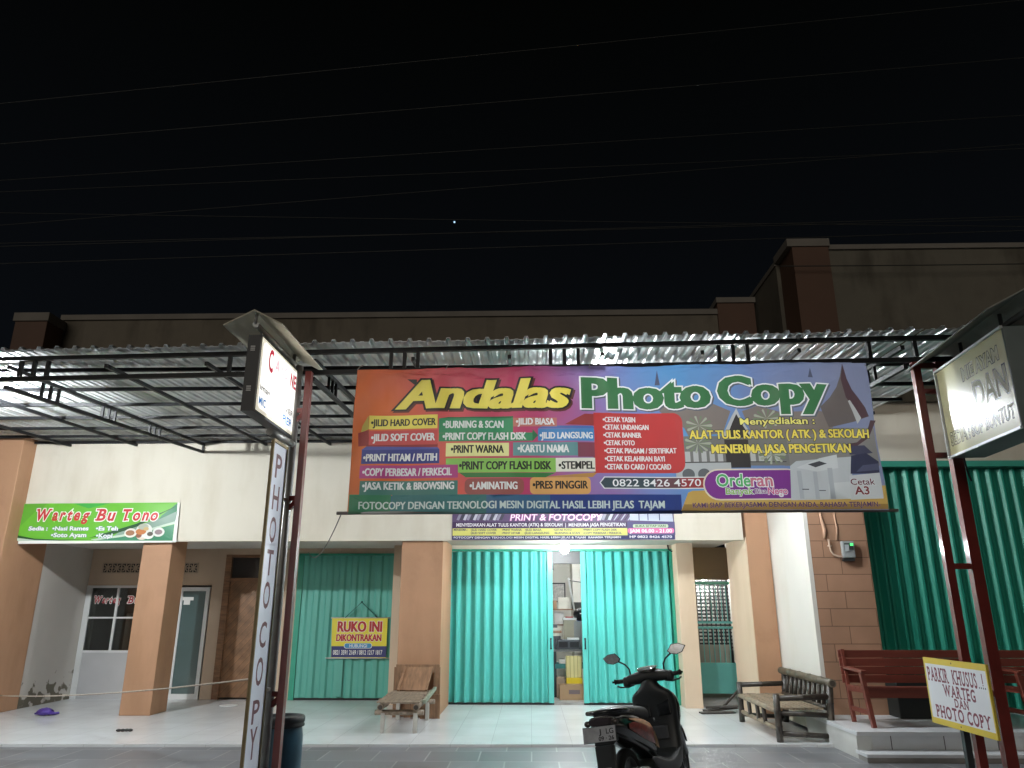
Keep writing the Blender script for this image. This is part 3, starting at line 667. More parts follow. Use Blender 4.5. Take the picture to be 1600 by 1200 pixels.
# title
bn.text("Andalas", -2.099, 0.284, -0.398, 0.568, YEL, 5, bold=0.022, fat=0.036, shear=0.24, outline=BLK, ow=0.042, shadow=B_(0.10, 0.02, 0.015), sd=(0.018, -0.018))
bn.poly([(-2.004, 0.593),(-1.907, 0.583),(-1.904, 0.507)], BLK, 4.3)
bn.text("Photo", -0.1220 + 0.001820 * (-45) + -0.000160 * (443), 1.1030 + 0.000000 * (-45) + -0.001860 * (443), -0.1220 + 0.001820 * (622) + -0.000160 * (284), 1.1030 + 0.000000 * (622) + -0.001860 * (284), GRN, 5, bold=0.030, fat=0.030, shear=0.0, outline=WHT, ow=0.030, shadow=B_(0.10, 0.11, 0.14), sd=(0.014, -0.014))
bn.text("Copy", 1.049, 0.299, 2.086, 0.581, GRN, 5, bold=0.030, fat=0.030, shear=0.0, outline=WHT, ow=0.030, shadow=B_(0.10, 0.11, 0.14), sd=(0.014, -0.014))
# blocks of the service list
def blk(r, c, side=None):
    bn.rect(*r, c, 2)
def lab(t, r, m, o=None): bn.text("•" + t, r[0], r[1], r[2], r[3], m, 3, bold=0.016, outline=o, ow=0.02, fat=0.022)
W1 = B_(0.66, 0.67, 0.66)
bn.poly([(-2.434, 0.033),(-2.359, 0.077),(-2.367, 0.209),(-2.421, 0.103)], B_(0.45, 0.33, 0.02), 1.5)
blk((-2.359, 0.073, -1.686, 0.210), B_(0.74, 0.60, 0.03)); lab("JILID HARD COVER", (-2.338, 0.106, -1.702, 0.173), BLK)
bn.poly([(-2.451, -0.097),(-2.459, 0.033),(-2.358, 0.068),(-2.349, -0.089)], B_(0.28, 0.015, 0.015), 1.6)
bn.rect(-2.374, -0.110, -1.678, -0.075, B_(0.26, 0.012, 0.015), 1.7)
blk((-2.353, -0.085, -1.682, 0.057), B_(0.52, 0.035, 0.035)); lab("JILID SOFT COVER", (-2.330, -0.044, -1.707, 0.026), W1)
blk((-2.415, -0.269, -1.659, -0.132), B_(0.025, 0.035, 0.21)); lab("PRINT HITAM / PUTIH", (-2.396, -0.242, -1.683, -0.173), W1)
bn.poly([(-2.423, -0.132),(-2.374, -0.097),(-1.677, -0.113),(-1.659, -0.136)], B_(0.06, 0.07, 0.30), 1.8)
blk((-2.423, -0.409, -1.477, -0.285), B_(0.40, 0.025, 0.19)); lab("COPY PERBESAR / PERKECIL", (-2.395, -0.384, -1.536, -0.314), W1)
blk((-2.414, -0.567, -1.477, -0.434), B_(0.035, 0.16, 0.13)); lab("JASA KETIK & BROWSING", (-2.387, -0.515, -1.513, -0.448), W1)
bn.poly([(-1.677, 0.169),(-1.583, 0.186),(-0.949, 0.191),(-0.958, 0.161)], B_(0.01, 0.12, 0.04), 1.7)
blk((-1.672, 0.025, -0.953, 0.172), B_(0.015, 0.24, 0.09)); blk((-1.670, -0.058, -0.766, 0.024), B_(0.014, 0.235, 0.088))
bn.poly([(-0.767, -0.063),(-0.712, -0.003),(-0.766, 0.059)], B_(0.01, 0.14, 0.05), 1.8)
lab("BURNING & SCAN", (-1.631, 0.076, -1.048, 0.146), W1); lab("PRINT COPY FLASH DISK", (-1.631, -0.043, -0.827, 0.026), W1)
blk((-0.970, 0.086, -0.530, 0.174), B_(0.45, 0.13, 0.09)); lab("JILID BIASA", (-0.924, 0.105, -0.554, 0.167), W1)
blk((-0.713, -0.058, -0.149, 0.065), B_(0.035, 0.20, 0.46)); bn.poly([(-0.712, 0.069),(-0.643, 0.096),(-0.186, 0.090),(-0.149, 0.065)], B_(0.05, 0.12, 0.36), 1.8)
lab("JILID LANGSUNG", (-0.696, -0.034, -0.188, 0.027), W1)
blk((-1.598, -0.206, -0.992, -0.075), B_(0.70, 0.68, 0.24)); lab("PRINT WARNA", (-1.548, -0.172, -1.042, -0.099), BLK)
blk((-0.953, -0.203, -0.334, -0.072), B_(0.09, 0.24, 0.25)); lab("KARTU NAMA", (-0.908, -0.169, -0.419, -0.097), W1)
blk((-0.334, -0.216, -0.130, -0.073), B_(0.20, 0.04, 0.07))
blk((-1.594, -0.362, -0.547, -0.225), B_(0.19, 0.45, 0.045)); lab("PRINT COPY FLASH DISK", (-1.465, -0.333, -0.590, -0.257), BLK)
bn.poly([(-1.468, -0.363),(-0.550, -0.367),(-0.650, -0.412),(-1.400, -0.409)], B_(0.02, 0.16, 0.03), 1.8)
blk((-0.549, -0.357, -0.151, -0.225), B_(0.64, 0.62, 0.52)); lab("STEMPEL", (-0.519, -0.330, -0.180, -0.259), BLK)
bn.rrect(-1.411, -0.570, -0.850, -0.419, 0.05, B_(0.27, 0.06, 0.05), 2); lab("LAMINATING", (-1.362, -0.521, -0.913, -0.453), W1)
bn.rrect(-0.793, -0.569, -0.222, -0.410, 0.04, B_(0.62, 0.30, 0.06), 2); lab("PRES PINGGIR", (-0.767, -0.516, -0.249, -0.445), BLK)
bn.poly([(-0.717, -0.408),(-0.150, -0.364),(-0.202, -0.410)], B_(0.42, 0.20, 0.03), 1.8)
# red panel
RED = B_(0.48, 0.022, 0.022)
bn.rrect(-0.173, -0.371, 0.681, 0.222, 0.09, RED, 2); bn.rect(-0.173, -0.371, 0.004, 0.226, RED, 2.1)
bn.poly([(-0.457, 0.106),(-0.258, 0.213),(-0.080, 0.212),(-0.084, 0.089)], B_(0.28, 0.03, 0.03), 1.7)
bn.poly([(-0.200, -0.358),(-0.144, 0.224),(-0.164, -0.371)], B_(0.22, 0.01, 0.012), 1.9)
for t_, r_ in (("CETAK YASIN", (-0.083, 0.133, 0.230, 0.183)), ("CETAK UNDANGAN", (-0.085, 0.057, 0.355, 0.106)), ("CETAK BANNER", (-0.083, -0.022, 0.281, 0.027)), ("CETAK FOTO", (-0.082, -0.099, 0.213, -0.052)),
               ("CETAK PIAGAM / SERTIFIKAT", (-0.081, -0.178, 0.607, -0.129)), ("CETAK KELAHIRAN BAYI", (-0.079, -0.256, 0.491, -0.207)), ("CETAK ID CARD / COCARD", (-0.082, -0.335, 0.546, -0.284))):
    lab(t_, r_, W1)
bn.text("Menyediakan :", 1.230, 0.099, 1.941, 0.161, B_(0.80, 0.72, 0.12), 4, bold=0.02, outline=BLK, ow=0.055)
bn.text("ALAT TULIS KANTOR ( ATK ) & SEKOLAH", 0.740, -0.040, 2.443, 0.040, YEL, 4, bold=0.018, outline=BLK, ow=0.045, fat=0.020)
bn.text("MENERIMA JASA PENGETIKAN", 0.939, -0.183, 2.247, -0.101, YEL, 4, bold=0.018, outline=BLK, ow=0.045, fat=0.020)
# telephone bar
bn.poly([(-0.139, -0.462),(-0.093, -0.404),(0.862, -0.408),(0.853, -0.522),(-0.097, -0.519)], W1, 2.2)
bn.poly([(-0.128, -0.462),(-0.086, -0.413),(0.394, -0.415),(0.388, -0.512),(-0.090, -0.510)], B_(0.035, 0.06, 0.075), 2.5)
bn.rect(0.388, -0.512, 0.627, -0.416, B_(0.13, 0.05, 0.06), 2.5); bn.rect(0.621, -0.512, 0.854, -0.417, B_(0.30, 0.02, 0.025), 2.5)
bn.text("0822 8426 4570", -0.015, -0.496, 0.815, -0.430, B_(0.74, 0.75, 0.75), 4, bold=0.006)
# gold strip, purple pill
GOLD = B_(0.50, 0.30, 0.04)
bn.poly([(0.615, -0.727),(0.689, -0.558),(0.726, -0.540),(2.518, -0.500),(2.515, -0.719)], GOLD, 2.2)
bn.poly([(0.621, -0.727),(0.646, -0.665),(2.515, -0.671),(2.515, -0.719)], B_(0.27, 0.15, 0.02), 2.3)
bn.rrect(0.832, -0.633, 1.765, -0.336, 0.20, B_(0.66, 0.55, 0.42), 2.5); bn.rrect(0.847, -0.619, 1.763, -0.350, 0.19, B_(0.19, 0.022, 0.24), 2.8)
bn.text("Orde", 0.958, -0.501, 1.272, -0.388, B_(0.05, 0.40, 0.10), 5, bold=0.02, outline=WHT, ow=0.05)
bn.text("ran", 1.271, -0.502, 1.476, -0.389, B_(0.55, 0.12, 0.20), 5, bold=0.02, outline=WHT, ow=0.05)
bn.text("Banyak", 1.036, -0.575, 1.290, -0.519, B_(0.22, 0.45, 0.06), 5, bold=0.02, outline=WHT, ow=0.05)
bn.text("Bisa", 1.305, -0.571, 1.409, -0.528, B_(0.25, 0.10, 0.24), 5, bold=0.02, outline=WHT, ow=0.05)
bn.text("Nego", 1.421, -0.580, 1.602, -0.516, B_(0.60, 0.08, 0.26), 5, bold=0.02, outline=WHT, ow=0.05)
# copier and paper packs
CP = B_(0.44, 0.46, 0.48); CP2 = B_(0.36, 0.38, 0.41); CP3 = B_(0.52, 0.54, 0.55)
bn.poly([(1.625, -0.636),(1.657, -0.312),(1.719, -0.266),(2.245, -0.223),(2.205, -0.624)], CP, 3)
bn.poly([(1.712, -0.330),(1.938, -0.240),(2.104, -0.204),(2.105, -0.332),(1.904, -0.367)], CP3, 3.3)
bn.poly([(1.823, -0.298),(1.934, -0.267),(2.003, -0.291),(1.891, -0.327)], B_(0.05, 0.05, 0.06), 3.5)
bn.rect(1.711, -0.622, 1.752, -0.358, CP2, 3.5); bn.rect(1.860, -0.623, 1.899, -0.367, CP2, 3.5); bn.rect(2.001, -0.623, 2.046, -0.332, CP2, 3.5)
bn.rect(1.742, -0.538, 1.805, -0.530, drk, 3.6); bn.rect(1.900, -0.548, 1.963, -0.541, drk, 3.6); bn.poly([(1.980, -0.623),(1.998, -0.476),(2.231, -0.459),(2.209, -0.624)], CP3, 3.4)
bn.poly([(2.214, -0.387),(2.243, -0.213),(2.393, -0.187),(2.493, -0.270),(2.481, -0.388)], B_(0.028, 0.030, 0.07), 3.3)
bn.poly([(2.230, -0.204),(2.232, -0.121),(2.386, -0.112),(2.456, -0.187),(2.301, -0.204)], B_(0.045, 0.045, 0.09), 3.2)
bn.poly([(2.270, -0.369),(2.341, -0.306),(2.490, -0.288),(2.486, -0.352)], B_(0.07, 0.075, 0.14), 3.4)
bn.poly([(2.176, -0.634),(2.199, -0.405),(2.482, -0.379),(2.482, -0.621)], B_(0.50, 0.51, 0.52), 3.6)
bn.text("Cetak", 2.200, -0.492, 2.424, -0.435, B_(0.14, 0.02, 0.04), 5, bold=0.018, outline=WHT, ow=0.03)
bn.text("A3", 2.221, -0.583, 2.357, -0.510, B_(0.20, 0.02, 0.025), 5, bold=0.03, outline=WHT, ow=0.03)
bn.text("KAMI SIAP BEKERJASAMA DENGAN ANDA, RAHASIA TERJAMIN-", 0.724, -0.697, 2.442, -0.653, B_(0.07, 0.022, 0.10), 5, bold=0.022, outline=B_(0.45, 0.26, 0.16), ow=0.02)
bn.text("FOTOCOPY DENGAN TEKNOLOGI MESIN DIGITAL HASIL LEBIH JELAS  TAJAM", -2.413, -0.700, 0.464, -0.632, B_(0.50, 0.58, 0.55), 5, bold=0.01, fat=0.02)
# hem along the top and right
def bwave(x, z):
    k = (z + 0.73) / 1.45
    dy = 0.020 * math.sin(x * 2.3 + 0.6) * (1 - 0.4 * k) + 0.008 * math.sin(x * 5.1 + z * 3.0) * (1 - k * 0.5) + 0.010 * math.sin(z * 4.2 + x * 0.8)
    dy += 0.012 * math.sin(abs(x + 2.5) * 9 - z * 7) * math.exp(-abs(x + 2.4) * 1.4) + 0.012 * math.sin((x - z) * 8) * math.exp(-abs(x - 2.3) * 1.6)
    for p in (-1.62, -0.75, -0.2, 0.9, 1.75): dy += 0.009 * math.sin((x - p) * 16 / (0.4 + 1.2 * (0.72 - z))) * math.exp(-((x - p) ** 2) * 5) * max(0.0, k)
    pins = [-2.5, -1.62, -0.75, -0.2, 0.9, 1.75, 2.5]
    d = min(abs(x - p) for p in pins)
    dz = -0.020 * min(1.0, d / 0.45) ** 1.5 * max(0.0, k) ** 3
    return (0, dy, dz)
bo = thing("advertising_banner", "large rainbow printed photocopy banner tied under the front truss between red posts", "banner", (0.795, 6.90, 3.192))
bn.build("printed_sheet", bo, wave=bwave)
g = MB(); g.tube([(-2.62, 0.035, -0.735), (2.62, 0.035, -0.725)], 0.016, 10); g.build("bottom_pole", M("banner_pole", (0.20, 0.19, 0.17), 0.6, var=0.2), bo)
cord_m = M("tie_cord", (0.25, 0.24, 0.22), 0.7)
for x in (-2.5, -1.62, -0.75, -0.2, 0.9, 1.75, 2.5):
    g = MB(); g.tube([(x, -0.005, 0.68), (x + 0.01, 0.06, 0.735), (x + 0.02, 0.13, 0.765)], 0.006, 6); g.build("tie_cord", cord_m, bo)

# ------------------------------------------------------------------ green food stall banner
wb = Sign()
G1 = V(0.12, 0.40, 0.03); G2 = V(0.02, 0.22, 0.06); G3 = V(0.015, 0.13, 0.06); GW = V(0.45, 0.55, 0.45); SR = V(0.50, 0.03, 0.03); WW = V(0.74, 0.74, 0.70); GY = V(0.20, 0.30, 0.24)
wb.poly([(-1.32, -0.335), (1.325, -0.315), (1.30, 0.335), (-1.305, 0.325)], WW, 0)
wb.poly([(-1.345, -0.284),(1.265, -0.290),(1.261, 0.340),(-1.344, 0.327)], G1, 1)
wb.poly([(-1.344, 0.327),(-0.930, 0.329),(-1.141, 0.186),(-1.334, -0.046)], V(0.10, 0.33, 0.03), 1.2)
wb.poly([(-0.506, 0.328),(0.118, 0.329),(-0.235, 0.246)], V(0.04, 0.32, 0.05), 1.2)
wb.poly([(0.373, -0.121),(0.806, 0.010),(1.280, 0.196),(1.263, -0.008),(0.738, -0.140),(0.261, -0.218)], GY, 1.3)
wb.poly([(1.026, 0.125),(1.262, 0.331),(1.271, 0.196),(0.982, 0.054)], V(0.04, 0.18, 0.09), 1.4)
wb.poly([(-0.151, -0.243),(0.194, -0.138),(0.627, -0.007),(1.259, 0.286),(0.652, -0.051),(0.256, -0.182)], V(0.005, 0.06, 0.015), 1.5)
wb.poly([(-0.111, -0.264),(0.384, -0.192),(0.840, -0.096),(1.258, 0.027),(1.263, -0.014),(0.845, -0.131),(0.389, -0.227),(-0.036, -0.282)], GW, 1.7)
wb.poly([(-0.035, -0.285),(0.389, -0.227),(0.846, -0.135),(1.259, -0.021),(1.265, -0.288)], V(0.03, 0.20, 0.10), 1.6)
wb.poly([(-1.344, -0.196),(-1.057, -0.250),(-0.654, -0.268),(-0.147, -0.264),(-0.651, -0.284),(-1.089, -0.273),(-1.341, -0.240)], V(0.005, 0.06, 0.015), 1.5)
wb.poly([(-1.344, -0.237),(-1.053, -0.273),(-0.652, -0.282),(-0.651, -0.288),(-1.341, -0.286)], GW, 1.55)
wb.slab("Warteg", -1.088, 0.051, -0.192, 0.231, SR, 4, bold=0.035, shear=0.22, outline=WW, ow=0.06)
wb.slab("Bu", -0.077, 0.048, 0.244, 0.230, SR, 4, bold=0.035, shear=0.22, outline=WW, ow=0.06)
wb.slab("Tono", 0.364, 0.047, 0.967, 0.224, SR, 4, bold=0.035, shear=0.22, outline=WW, ow=0.06)
BLU = V(0.15, 0.20, 0.30); WB2 = V(0.72, 0.74, 0.74)
for t_, r_ in (("Sedia :", (-1.184, -0.114, -0.867, -0.051)), ("•Nasi Rames", (-0.788, -0.115, -0.173, -0.053)), ("•Es Teh", (-0.049, -0.117, 0.317, -0.054)), ("•Soto Ayam", (-0.789, -0.224, -0.193, -0.159)), ("•Kopi", (-0.029, -0.236, 0.245, -0.170))):
    wb.text(t_, r_[0], r_[1], r_[2], r_[3], WB2, 4, bold=0.028, outline=BLU, ow=0.05)
for cx, cy, rx, ry, c in ((1090, 312, .105, .075, (0.66, 0.64, 0.58)), (1215, 290, .14, .115, (0.66, 0.66, 0.62)), (1350, 305, .10, .075, (0.66, 0.66, 0.62)), (1255, 335, .09, .06, (0.7, 0.7, 0.66)), (1195, 345, .09, .055, (0.6, 0.52, 0.42))):
    wb.ell((-1.5241 + 0.001820 * (cx) + 0.000260 * (cy), 0.3885 + 0.000000 * (cx) + -0.001760 * (cy)), rx, ry, V(*c), 2 + cx * 0.0004)
for cx, cy, rx, ry, c in ((1085, 312, .075, .045, (0.30, 0.14, 0.07)), (1210, 255, .09, .05, (0.40, 0.42, 0.34)), (1185, 300, .09, .05, (0.48, 0.17, 0.05)), (1270, 322, .05, .035, (0.10, 0.09, 0.07)), (1350, 305, .065, .042, (0.26, 0.19, 0.20)), (1165, 335, .05, .04, (0.22, 0.08, 0.04)), (1235, 275, .045, .03, (0.55, 0.40, 0.18))):
    wb.ell((-1.5241 + 0.001820 * (cx) + 0.000260 * (cy), 0.3885 + 0.000000 * (cx) + -0.001760 * (cy)), rx, ry, V(*c), 2.8 + cx * 0.0004)
wo_ = wb.build("stall_banner", loc=(-7.157, 12.165, 2.95), wave=lambda x, z: (0, 0.010 * math.sin(x * 4 + 1) * (0.3 + max(0, z)) + 0.006 * math.sin(z * 9 + x * 5), 0), step=0.0015, maxlen=0.2)
tag(wo_, "green food stall banner with red lettering fixed on the white fascia", "banner")

for w_, a_, b_ in (("Warteg", -0.84, -0.34), ("Bu", -0.19, 0.02), ("Tono", 0.12, 0.50)):
    ws = Sign(); ws.slab(w_, a_, 0.0, b_, 0.125, V(0.30, 0.02, 0.03), 4, bold=0.03, shear=0.22, outline=WW, ow=0.06)
    ws.build("window_lettering", shop, loc=(-7.50 + 2.5, 14.42 - 12.3, 1.69))

# ------------------------------------------------------------------ narrow shop banner above the shutter
pb = Sign()
PU = V(0.09, 0.055, 0.13); PD = V(0.045, 0.02, 0.07); NV = V(0.02, 0.025, 0.10); PY = V(0.62, 0.60, 0.16); PK = V(0.62, 0.14, 0.32); PW = V(0.74, 0.72, 0.76); LG = V(0.42, 0.52, 0.36); CPB = V(0.42, 0.46, 0.56)
pb.rect(-1.82, -0.225, 1.82, 0.225, PU, 0)
pb.rect(-1.808, -0.218, 1.813, -0.154, NV, 1); pb.rect(-1.810, -0.156, 1.050, -0.039, PY, 1.2); pb.rect(-1.813, -0.032, 1.054, 0.065, PD, 1.1)
pb.rect(1.045, -0.152, 1.827, 0.062, V(0.06, 0.05, 0.15), 1)
random.seed(5)
for k in range(18):
    x = 712 + k * 5.2 + (150 if k > 13 else 0); c = [V(0.26, 0.25, 0.32), V(0.05, 0.05, 0.07), V(0.46, 0.46, 0.52)][k % 3]
    pb.poly([(-9.0512 + 0.010460 * (x) + -0.000180 * (812), 8.4132 + -0.000020 * (x) + -0.010220 * (812)),(-9.0512 + 0.010460 * (x+5) + -0.000180 * (800), 8.4132 + -0.000020 * (x+5) + -0.010220 * (800)),(-9.0512 + 0.010460 * (x+9) + -0.000180 * (801), 8.4132 + -0.000020 * (x+9) + -0.010220 * (801)),(-9.0512 + 0.010460 * (x+4) + -0.000180 * (813), 8.4132 + -0.000020 * (x+4) + -0.010220 * (813))], c, 1.3 + 0.02 * k)
for k in range(8):
    x = 942 + k * 5.5; pb.poly([(-9.0512 + 0.010460 * (x) + -0.000180 * (813), 8.4132 + -0.000020 * (x) + -0.010220 * (813)),(-9.0512 + 0.010460 * (x+9) + -0.000180 * (800), 8.4132 + -0.000020 * (x+9) + -0.010220 * (800)),(-9.0512 + 0.010460 * (x+11) + -0.000180 * (800), 8.4132 + -0.000020 * (x+11) + -0.010220 * (800)),(-9.0512 + 0.010460 * (x+2) + -0.000180 * (813), 8.4132 + -0.000020 * (x+2) + -0.010220 * (813))], V(0.38, 0.40, 0.48) if k % 2 else V(0.03, 0.03, 0.05), 1.4)
pb.poly([(1.097, 0.085),(1.103, 0.210),(1.795, 0.218),(1.806, 0.062)], CPB, 2); pb.rect(1.244, 0.085, 1.258, 0.210, NV, 2.2); pb.rect(1.390, 0.084, 1.405, 0.209, NV, 2.2); pb.rect(1.578, 0.084, 1.593, 0.209, NV, 2.2)
pb.text("PRINT & FOTOCOPY", -0.865, 0.089, 0.651, 0.188, PW, 4, bold=0.012, shear=0.15, outline=V(0.45, 0.05, 0.32), ow=0.05)
pb.text("MENYEDIAKAN ALAT TULIS KANTOR (ATK) & SEKOLAH  |  MENERIMA JASA PENGETIKAN", -1.750, -0.009, 1.022, 0.044, PW, 4, bold=0.02)
pb.text("MENERIMA :", -1.790, -0.078, -1.559, -0.046, NV, 4, bold=0.02)
for t_, x0_, x1_, yy in (("•JILID HARD COVER", 735, 776, 0), ("•PRINT WARNA", 784, 815, 0), ("•JILID BIASA", 820, 846, 0), ("•CETAK FOTO", 865, 893, 0), ("•PRINT COPY FLASH DISK", 911, 964, 0),
                     ("•JILID SOFT COVER", 735, 775, 1), ("•PRINT HITAM", 784, 812, 1), ("•JILID LANGSUNG", 819, 858, 1), ("•BURNING & SCAN", 866, 906, 1), ("•COPY PERBESAR / PERKECIL", 911, 971, 1)):
    pb.text(t_, -9.0512 + 0.010460 * (x0_) + -0.000180 * (829.5+yy*5), 8.4132 + -0.000020 * (x0_) + -0.010220 * (829.5+yy*5), -9.0512 + 0.010460 * (x1_) + -0.000180 * (826.3+yy*5), 8.4132 + -0.000020 * (x1_) + -0.010220 * (826.3+yy*5), NV, 4, bold=0.02)
pb.text("FOTOCOPY DENGAN TEKNOLOGI MESIN DIGITAL HASIL LEBIH JELAS & TAJAM  RAHASIA TERJAMIN", -1.788, -0.202, 0.940, -0.172, PW, 4, bold=0.02)
pb.text("HP 0822 8426 4570", 1.084, -0.198, 1.771, -0.162, PW, 4, bold=0.02)
pb.rrect(1.144, -0.035, 1.720, 0.021, 0.02, LG, 2.5); pb.text("BUKA SETIAP HARI", 1.186, -0.023, 1.678, 0.011, V(0.02, 0.08, 0.03), 4, bold=0.02)
pb.rrect(1.056, -0.126, 1.810, -0.041, 0.035, PK, 2.5); pb.text("JAM 06.00 - 21.00", 1.088, -0.111, 1.777, -0.057, PW, 4, bold=0.03)
po = pb.build("shop_banner", loc=(0.536, 12.185, 2.89), wave=lambda x, z: (0, 0.006 * math.sin(x * 5), 0), step=0.0012, maxlen=0.4)
tag(po, "narrow purple and yellow shop banner on the fascia above the open shutter", "banner")

# ------------------------------------------------------------------ for-rent sign on the left shutter
rb = Sign(); RY = V(0.72, 0.62, 0.04); RN = V(0.018, 0.025, 0.14); RR = V(0.42, 0.012, 0.015); RW = V(0.74, 0.74, 0.72); RB = V(0.05, 0.25, 0.48)
rb.poly([(-0.499, -0.357),(0.518, -0.356),(0.515, 0.342),(-0.525, 0.342)], RY, 0); rb.poly([(-0.497, -0.341),(0.517, -0.339),(0.518, -0.147),(-0.504, -0.148)], RN, 1)
rb.text("RUKO INI", -0.407, 0.108, 0.414, 0.284, RR, 4, bold=0.02, fat=0.03, outline=RW, ow=0.03); rb.text("DIKONTRAKAN", -0.421, -0.057, 0.412, 0.058, RR, 4, bold=0.02, fat=0.03, outline=RW, ow=0.03)
rb.rrect(-0.273, -0.188, 0.249, -0.094, 0.042, RW, 2); rb.rrect(-0.263, -0.181, 0.238, -0.100, 0.038, RB, 2.4); rb.text("HUBUNGI", -0.171, -0.168, 0.154, -0.114, RW, 4, bold=0.012)
rb.text("0821 3591 2169 / 0812 1217 1817", -0.468, -0.294, 0.444, -0.217, RW, 4, bold=0.02)
ro = thing("rent_sign", "yellow and navy for rent sign hanging from a cord on the left shutter", "sign", (-3.18, 14.27, 1.075))
rb.build("printed_sheet", ro, step=0.002)
g = MB(); g.tube([(-0.55, 0.008, 0.35), (0.56, 0.008, 0.35)], 0.012, 8); g.tube([(-0.60, 0.008, -0.355), (0.57, 0.008, -0.355)], 0.012, 8); g.build("stick", M("pale_sign_stick", (0.45, 0.46, 0.44), 0.5), ro)
g = MB(); g.tube([(-0.28, 0.0, 0.355), (0.015, -0.004, 0.63), (0.32, 0.0, 0.355)], 0.009, 6); g.ball((0.015, -0.002, 0.63), 0.02); g.build("cord", M("green_cord", (0.02, 0.11, 0.10), 0.7), ro)

# ------------------------------------------------------------------ lit box sign on the left post (faces right)
lo = thing("lightbox_sign", "glowing white lightbox sign with little gabled roof at top of the left post", "sign", (-2.37, 6.63, 3.58), R(90))
g = MB(); g.box(-0.57, 0.545, 0.012, 0.125, -0.35, 0.35); g.box(-0.585, 0.56, 0.0, 0.014, 0.335, 0.36); g.box(-0.585, 0.56, 0.0, 0.014, -0.36, -0.335)
g.build("sign_box", dark_box, lo)
g = MB()
for z in (0.20, -0.17):
    for k in range(3): g.box(-0.5725, -0.5705, 0.055, 0.095, z + k * 0.018, z + k * 0.018 + 0.009)
g.build("side_vent", M("white_vent_plastic", (0.7, 0.7, 0.7), 0.4), lo)
lf = Sign(); LW = emis("lit_acrylic", (1.0, 0.99, 0.93), 1.25); LE = emis("lit_acrylic_edge", (0.95, 0.90, 0.72), 0.62)
LR = emis("lit_red_lettering", (0.70, 0.03, 0.08), 0.55); LP = emis("washed_red_lettering", (0.92, 0.42, 0.48), 0.85); LK = emis("lit_black_lettering", (0.12, 0.12, 0.14), 0.5); LB = emis("lit_blue_lettering", (0.04, 0.22, 0.58), 0.65); LGy = emis("washed_black_lettering", (0.62, 0.68, 0.75), 0.9)  # paler copies of the letter colours carry the glare bleaching the middle letters
lf.rect(-0.56, -0.335, 0.545, 0.335, LE, 0); lf.rrect(-0.52, -0.30, 0.53, 0.31, 0.06, LW, 0.6)
lf.text("C", -0.360, 0.096, -0.235, 0.296, LR, 3, bold=0.03)
lf.text("A", -0.190, 0.134, -0.049, 0.264, LP, 3, bold=0.03); lf.text("NO", -0.006, 0.148, 0.172, 0.258, LP, 3, bold=0.03); lf.text("NEL", 0.262, 0.133, 0.506, 0.263, LR, 3, bold=0.04)
lf.text("imag", -0.503, -0.133, -0.235, -0.078, LK, 3, bold=0.02); lf.text("e RUN", -0.189, -0.091, 0.139, -0.036, LGy, 3); lf.text("VER", 0.188, -0.157, 0.439, -0.102, LK, 3, bold=0.02)
lf.text("MIC", -0.499, -0.265, -0.326, -0.195, LB, 3, bold=0.03); lf.text("RO CO", -0.276, -0.250, 0.088, -0.180, emis("washed_blue_lettering", (0.86, 0.92, 0.97), 1.0), 3, bold=0.02); lf.text("PIER", 0.148, -0.267, 0.423, -0.192, LB, 3, bold=0.03)
lf.build("lit_face", lo, step=0.001)
roofm = M("cream_sign_roof", (0.62, 0.58, 0.45), 0.6, var=0.08, scale=4, dirt=(0.38, 0.33, 0.24), dirt_scale=3, dirt_lo=0.58)
g = MB()
for sgn in (-1, 1):
    yc = 0.062
    a = (-0.66, yc, 0.545); b_ = (0.72, yc, 0.545); c = (0.72, yc - sgn * 0.265, 0.405); d = (-0.66, yc - sgn * 0.265, 0.405)
    q = [Vector(a), Vector(b_), Vector(c), Vector(d)]
    v = [g.bm.verts.new(p) for p in q] + [g.bm.verts.new(p + Vector((0, 0, 0.012))) for p in q]
    for f in ((0,1,2,3),(7,6,5,4),(0,4,5,1),(1,5,6,2),(2,6,7,3),(3,7,4,0)): g.bm.faces.new([v[i] for i in f])
g.build("gable_roof", roofm, lo)
g = MB(); g.tube([(-0.60, 0.062, 0.44), (0.60, 0.062, 0.44)], 0.028, 12); g.tube([(-0.60, 0.062, 0.44), (-0.60, 0.062, 0.535)], 0.014, 8); g.tube([(0.50, 0.062, 0.35), (0.50, 0.062, 0.535)], 0.02, 8); g.tube([(-0.3, 0.062, 0.35), (-0.3, 0.062, 0.44)], 0.016, 8)
g.build("roof_pipe", grey_metal, lo)

# ------------------------------------------------------------------ tall PHOTO COPY sign (faces right)
pc = thing("vertical_sign", "tall narrow white sign with vertical lettering on a grey pipe by the left post", "sign", (-2.36, 6.76, 0.0), R(90))
g = MB(); g.box(-0.20, 0.20, 0.006, 0.020, 0.02, 3.09)
for x0, x1, z0, z1 in ((-0.205, -0.185, 0.0, 3.10), (0.185, 0.205, 0.0, 3.10), (-0.185, 0.185, 3.07, 3.10), (-0.185, 0.185, 0.0, 0.05)): g.box(x0, x1, -0.012, 0.006, z0, z1)
g.build("sign_frame", olive_metal, pc, bevel=0.004)
ps = Sign(); ps.rect(-0.184, 0.05, 0.184, 3.07, V(0.74, 0.77, 0.86), 0)
PMR = V(0.14, 0.045, 0.06)
for ch, v0, v1 in [('P', 2.762, 2.976), ('H', 2.469, 2.687), ('O', 2.177, 2.398), ('T', 1.886, 2.104), ('O', 1.6, 1.822), ('C', 1.273, 1.48), ('O', 0.963, 1.184), ('P', 0.662, 0.843), ('Y', 0.385, 0.622)]: ps.text(ch, -0.085, v0, 0.085, v1, PMR, 2, bold=0.015)
ps.build("lettered_face", pc, step=0.001, loc=(0, -0.001, 0))
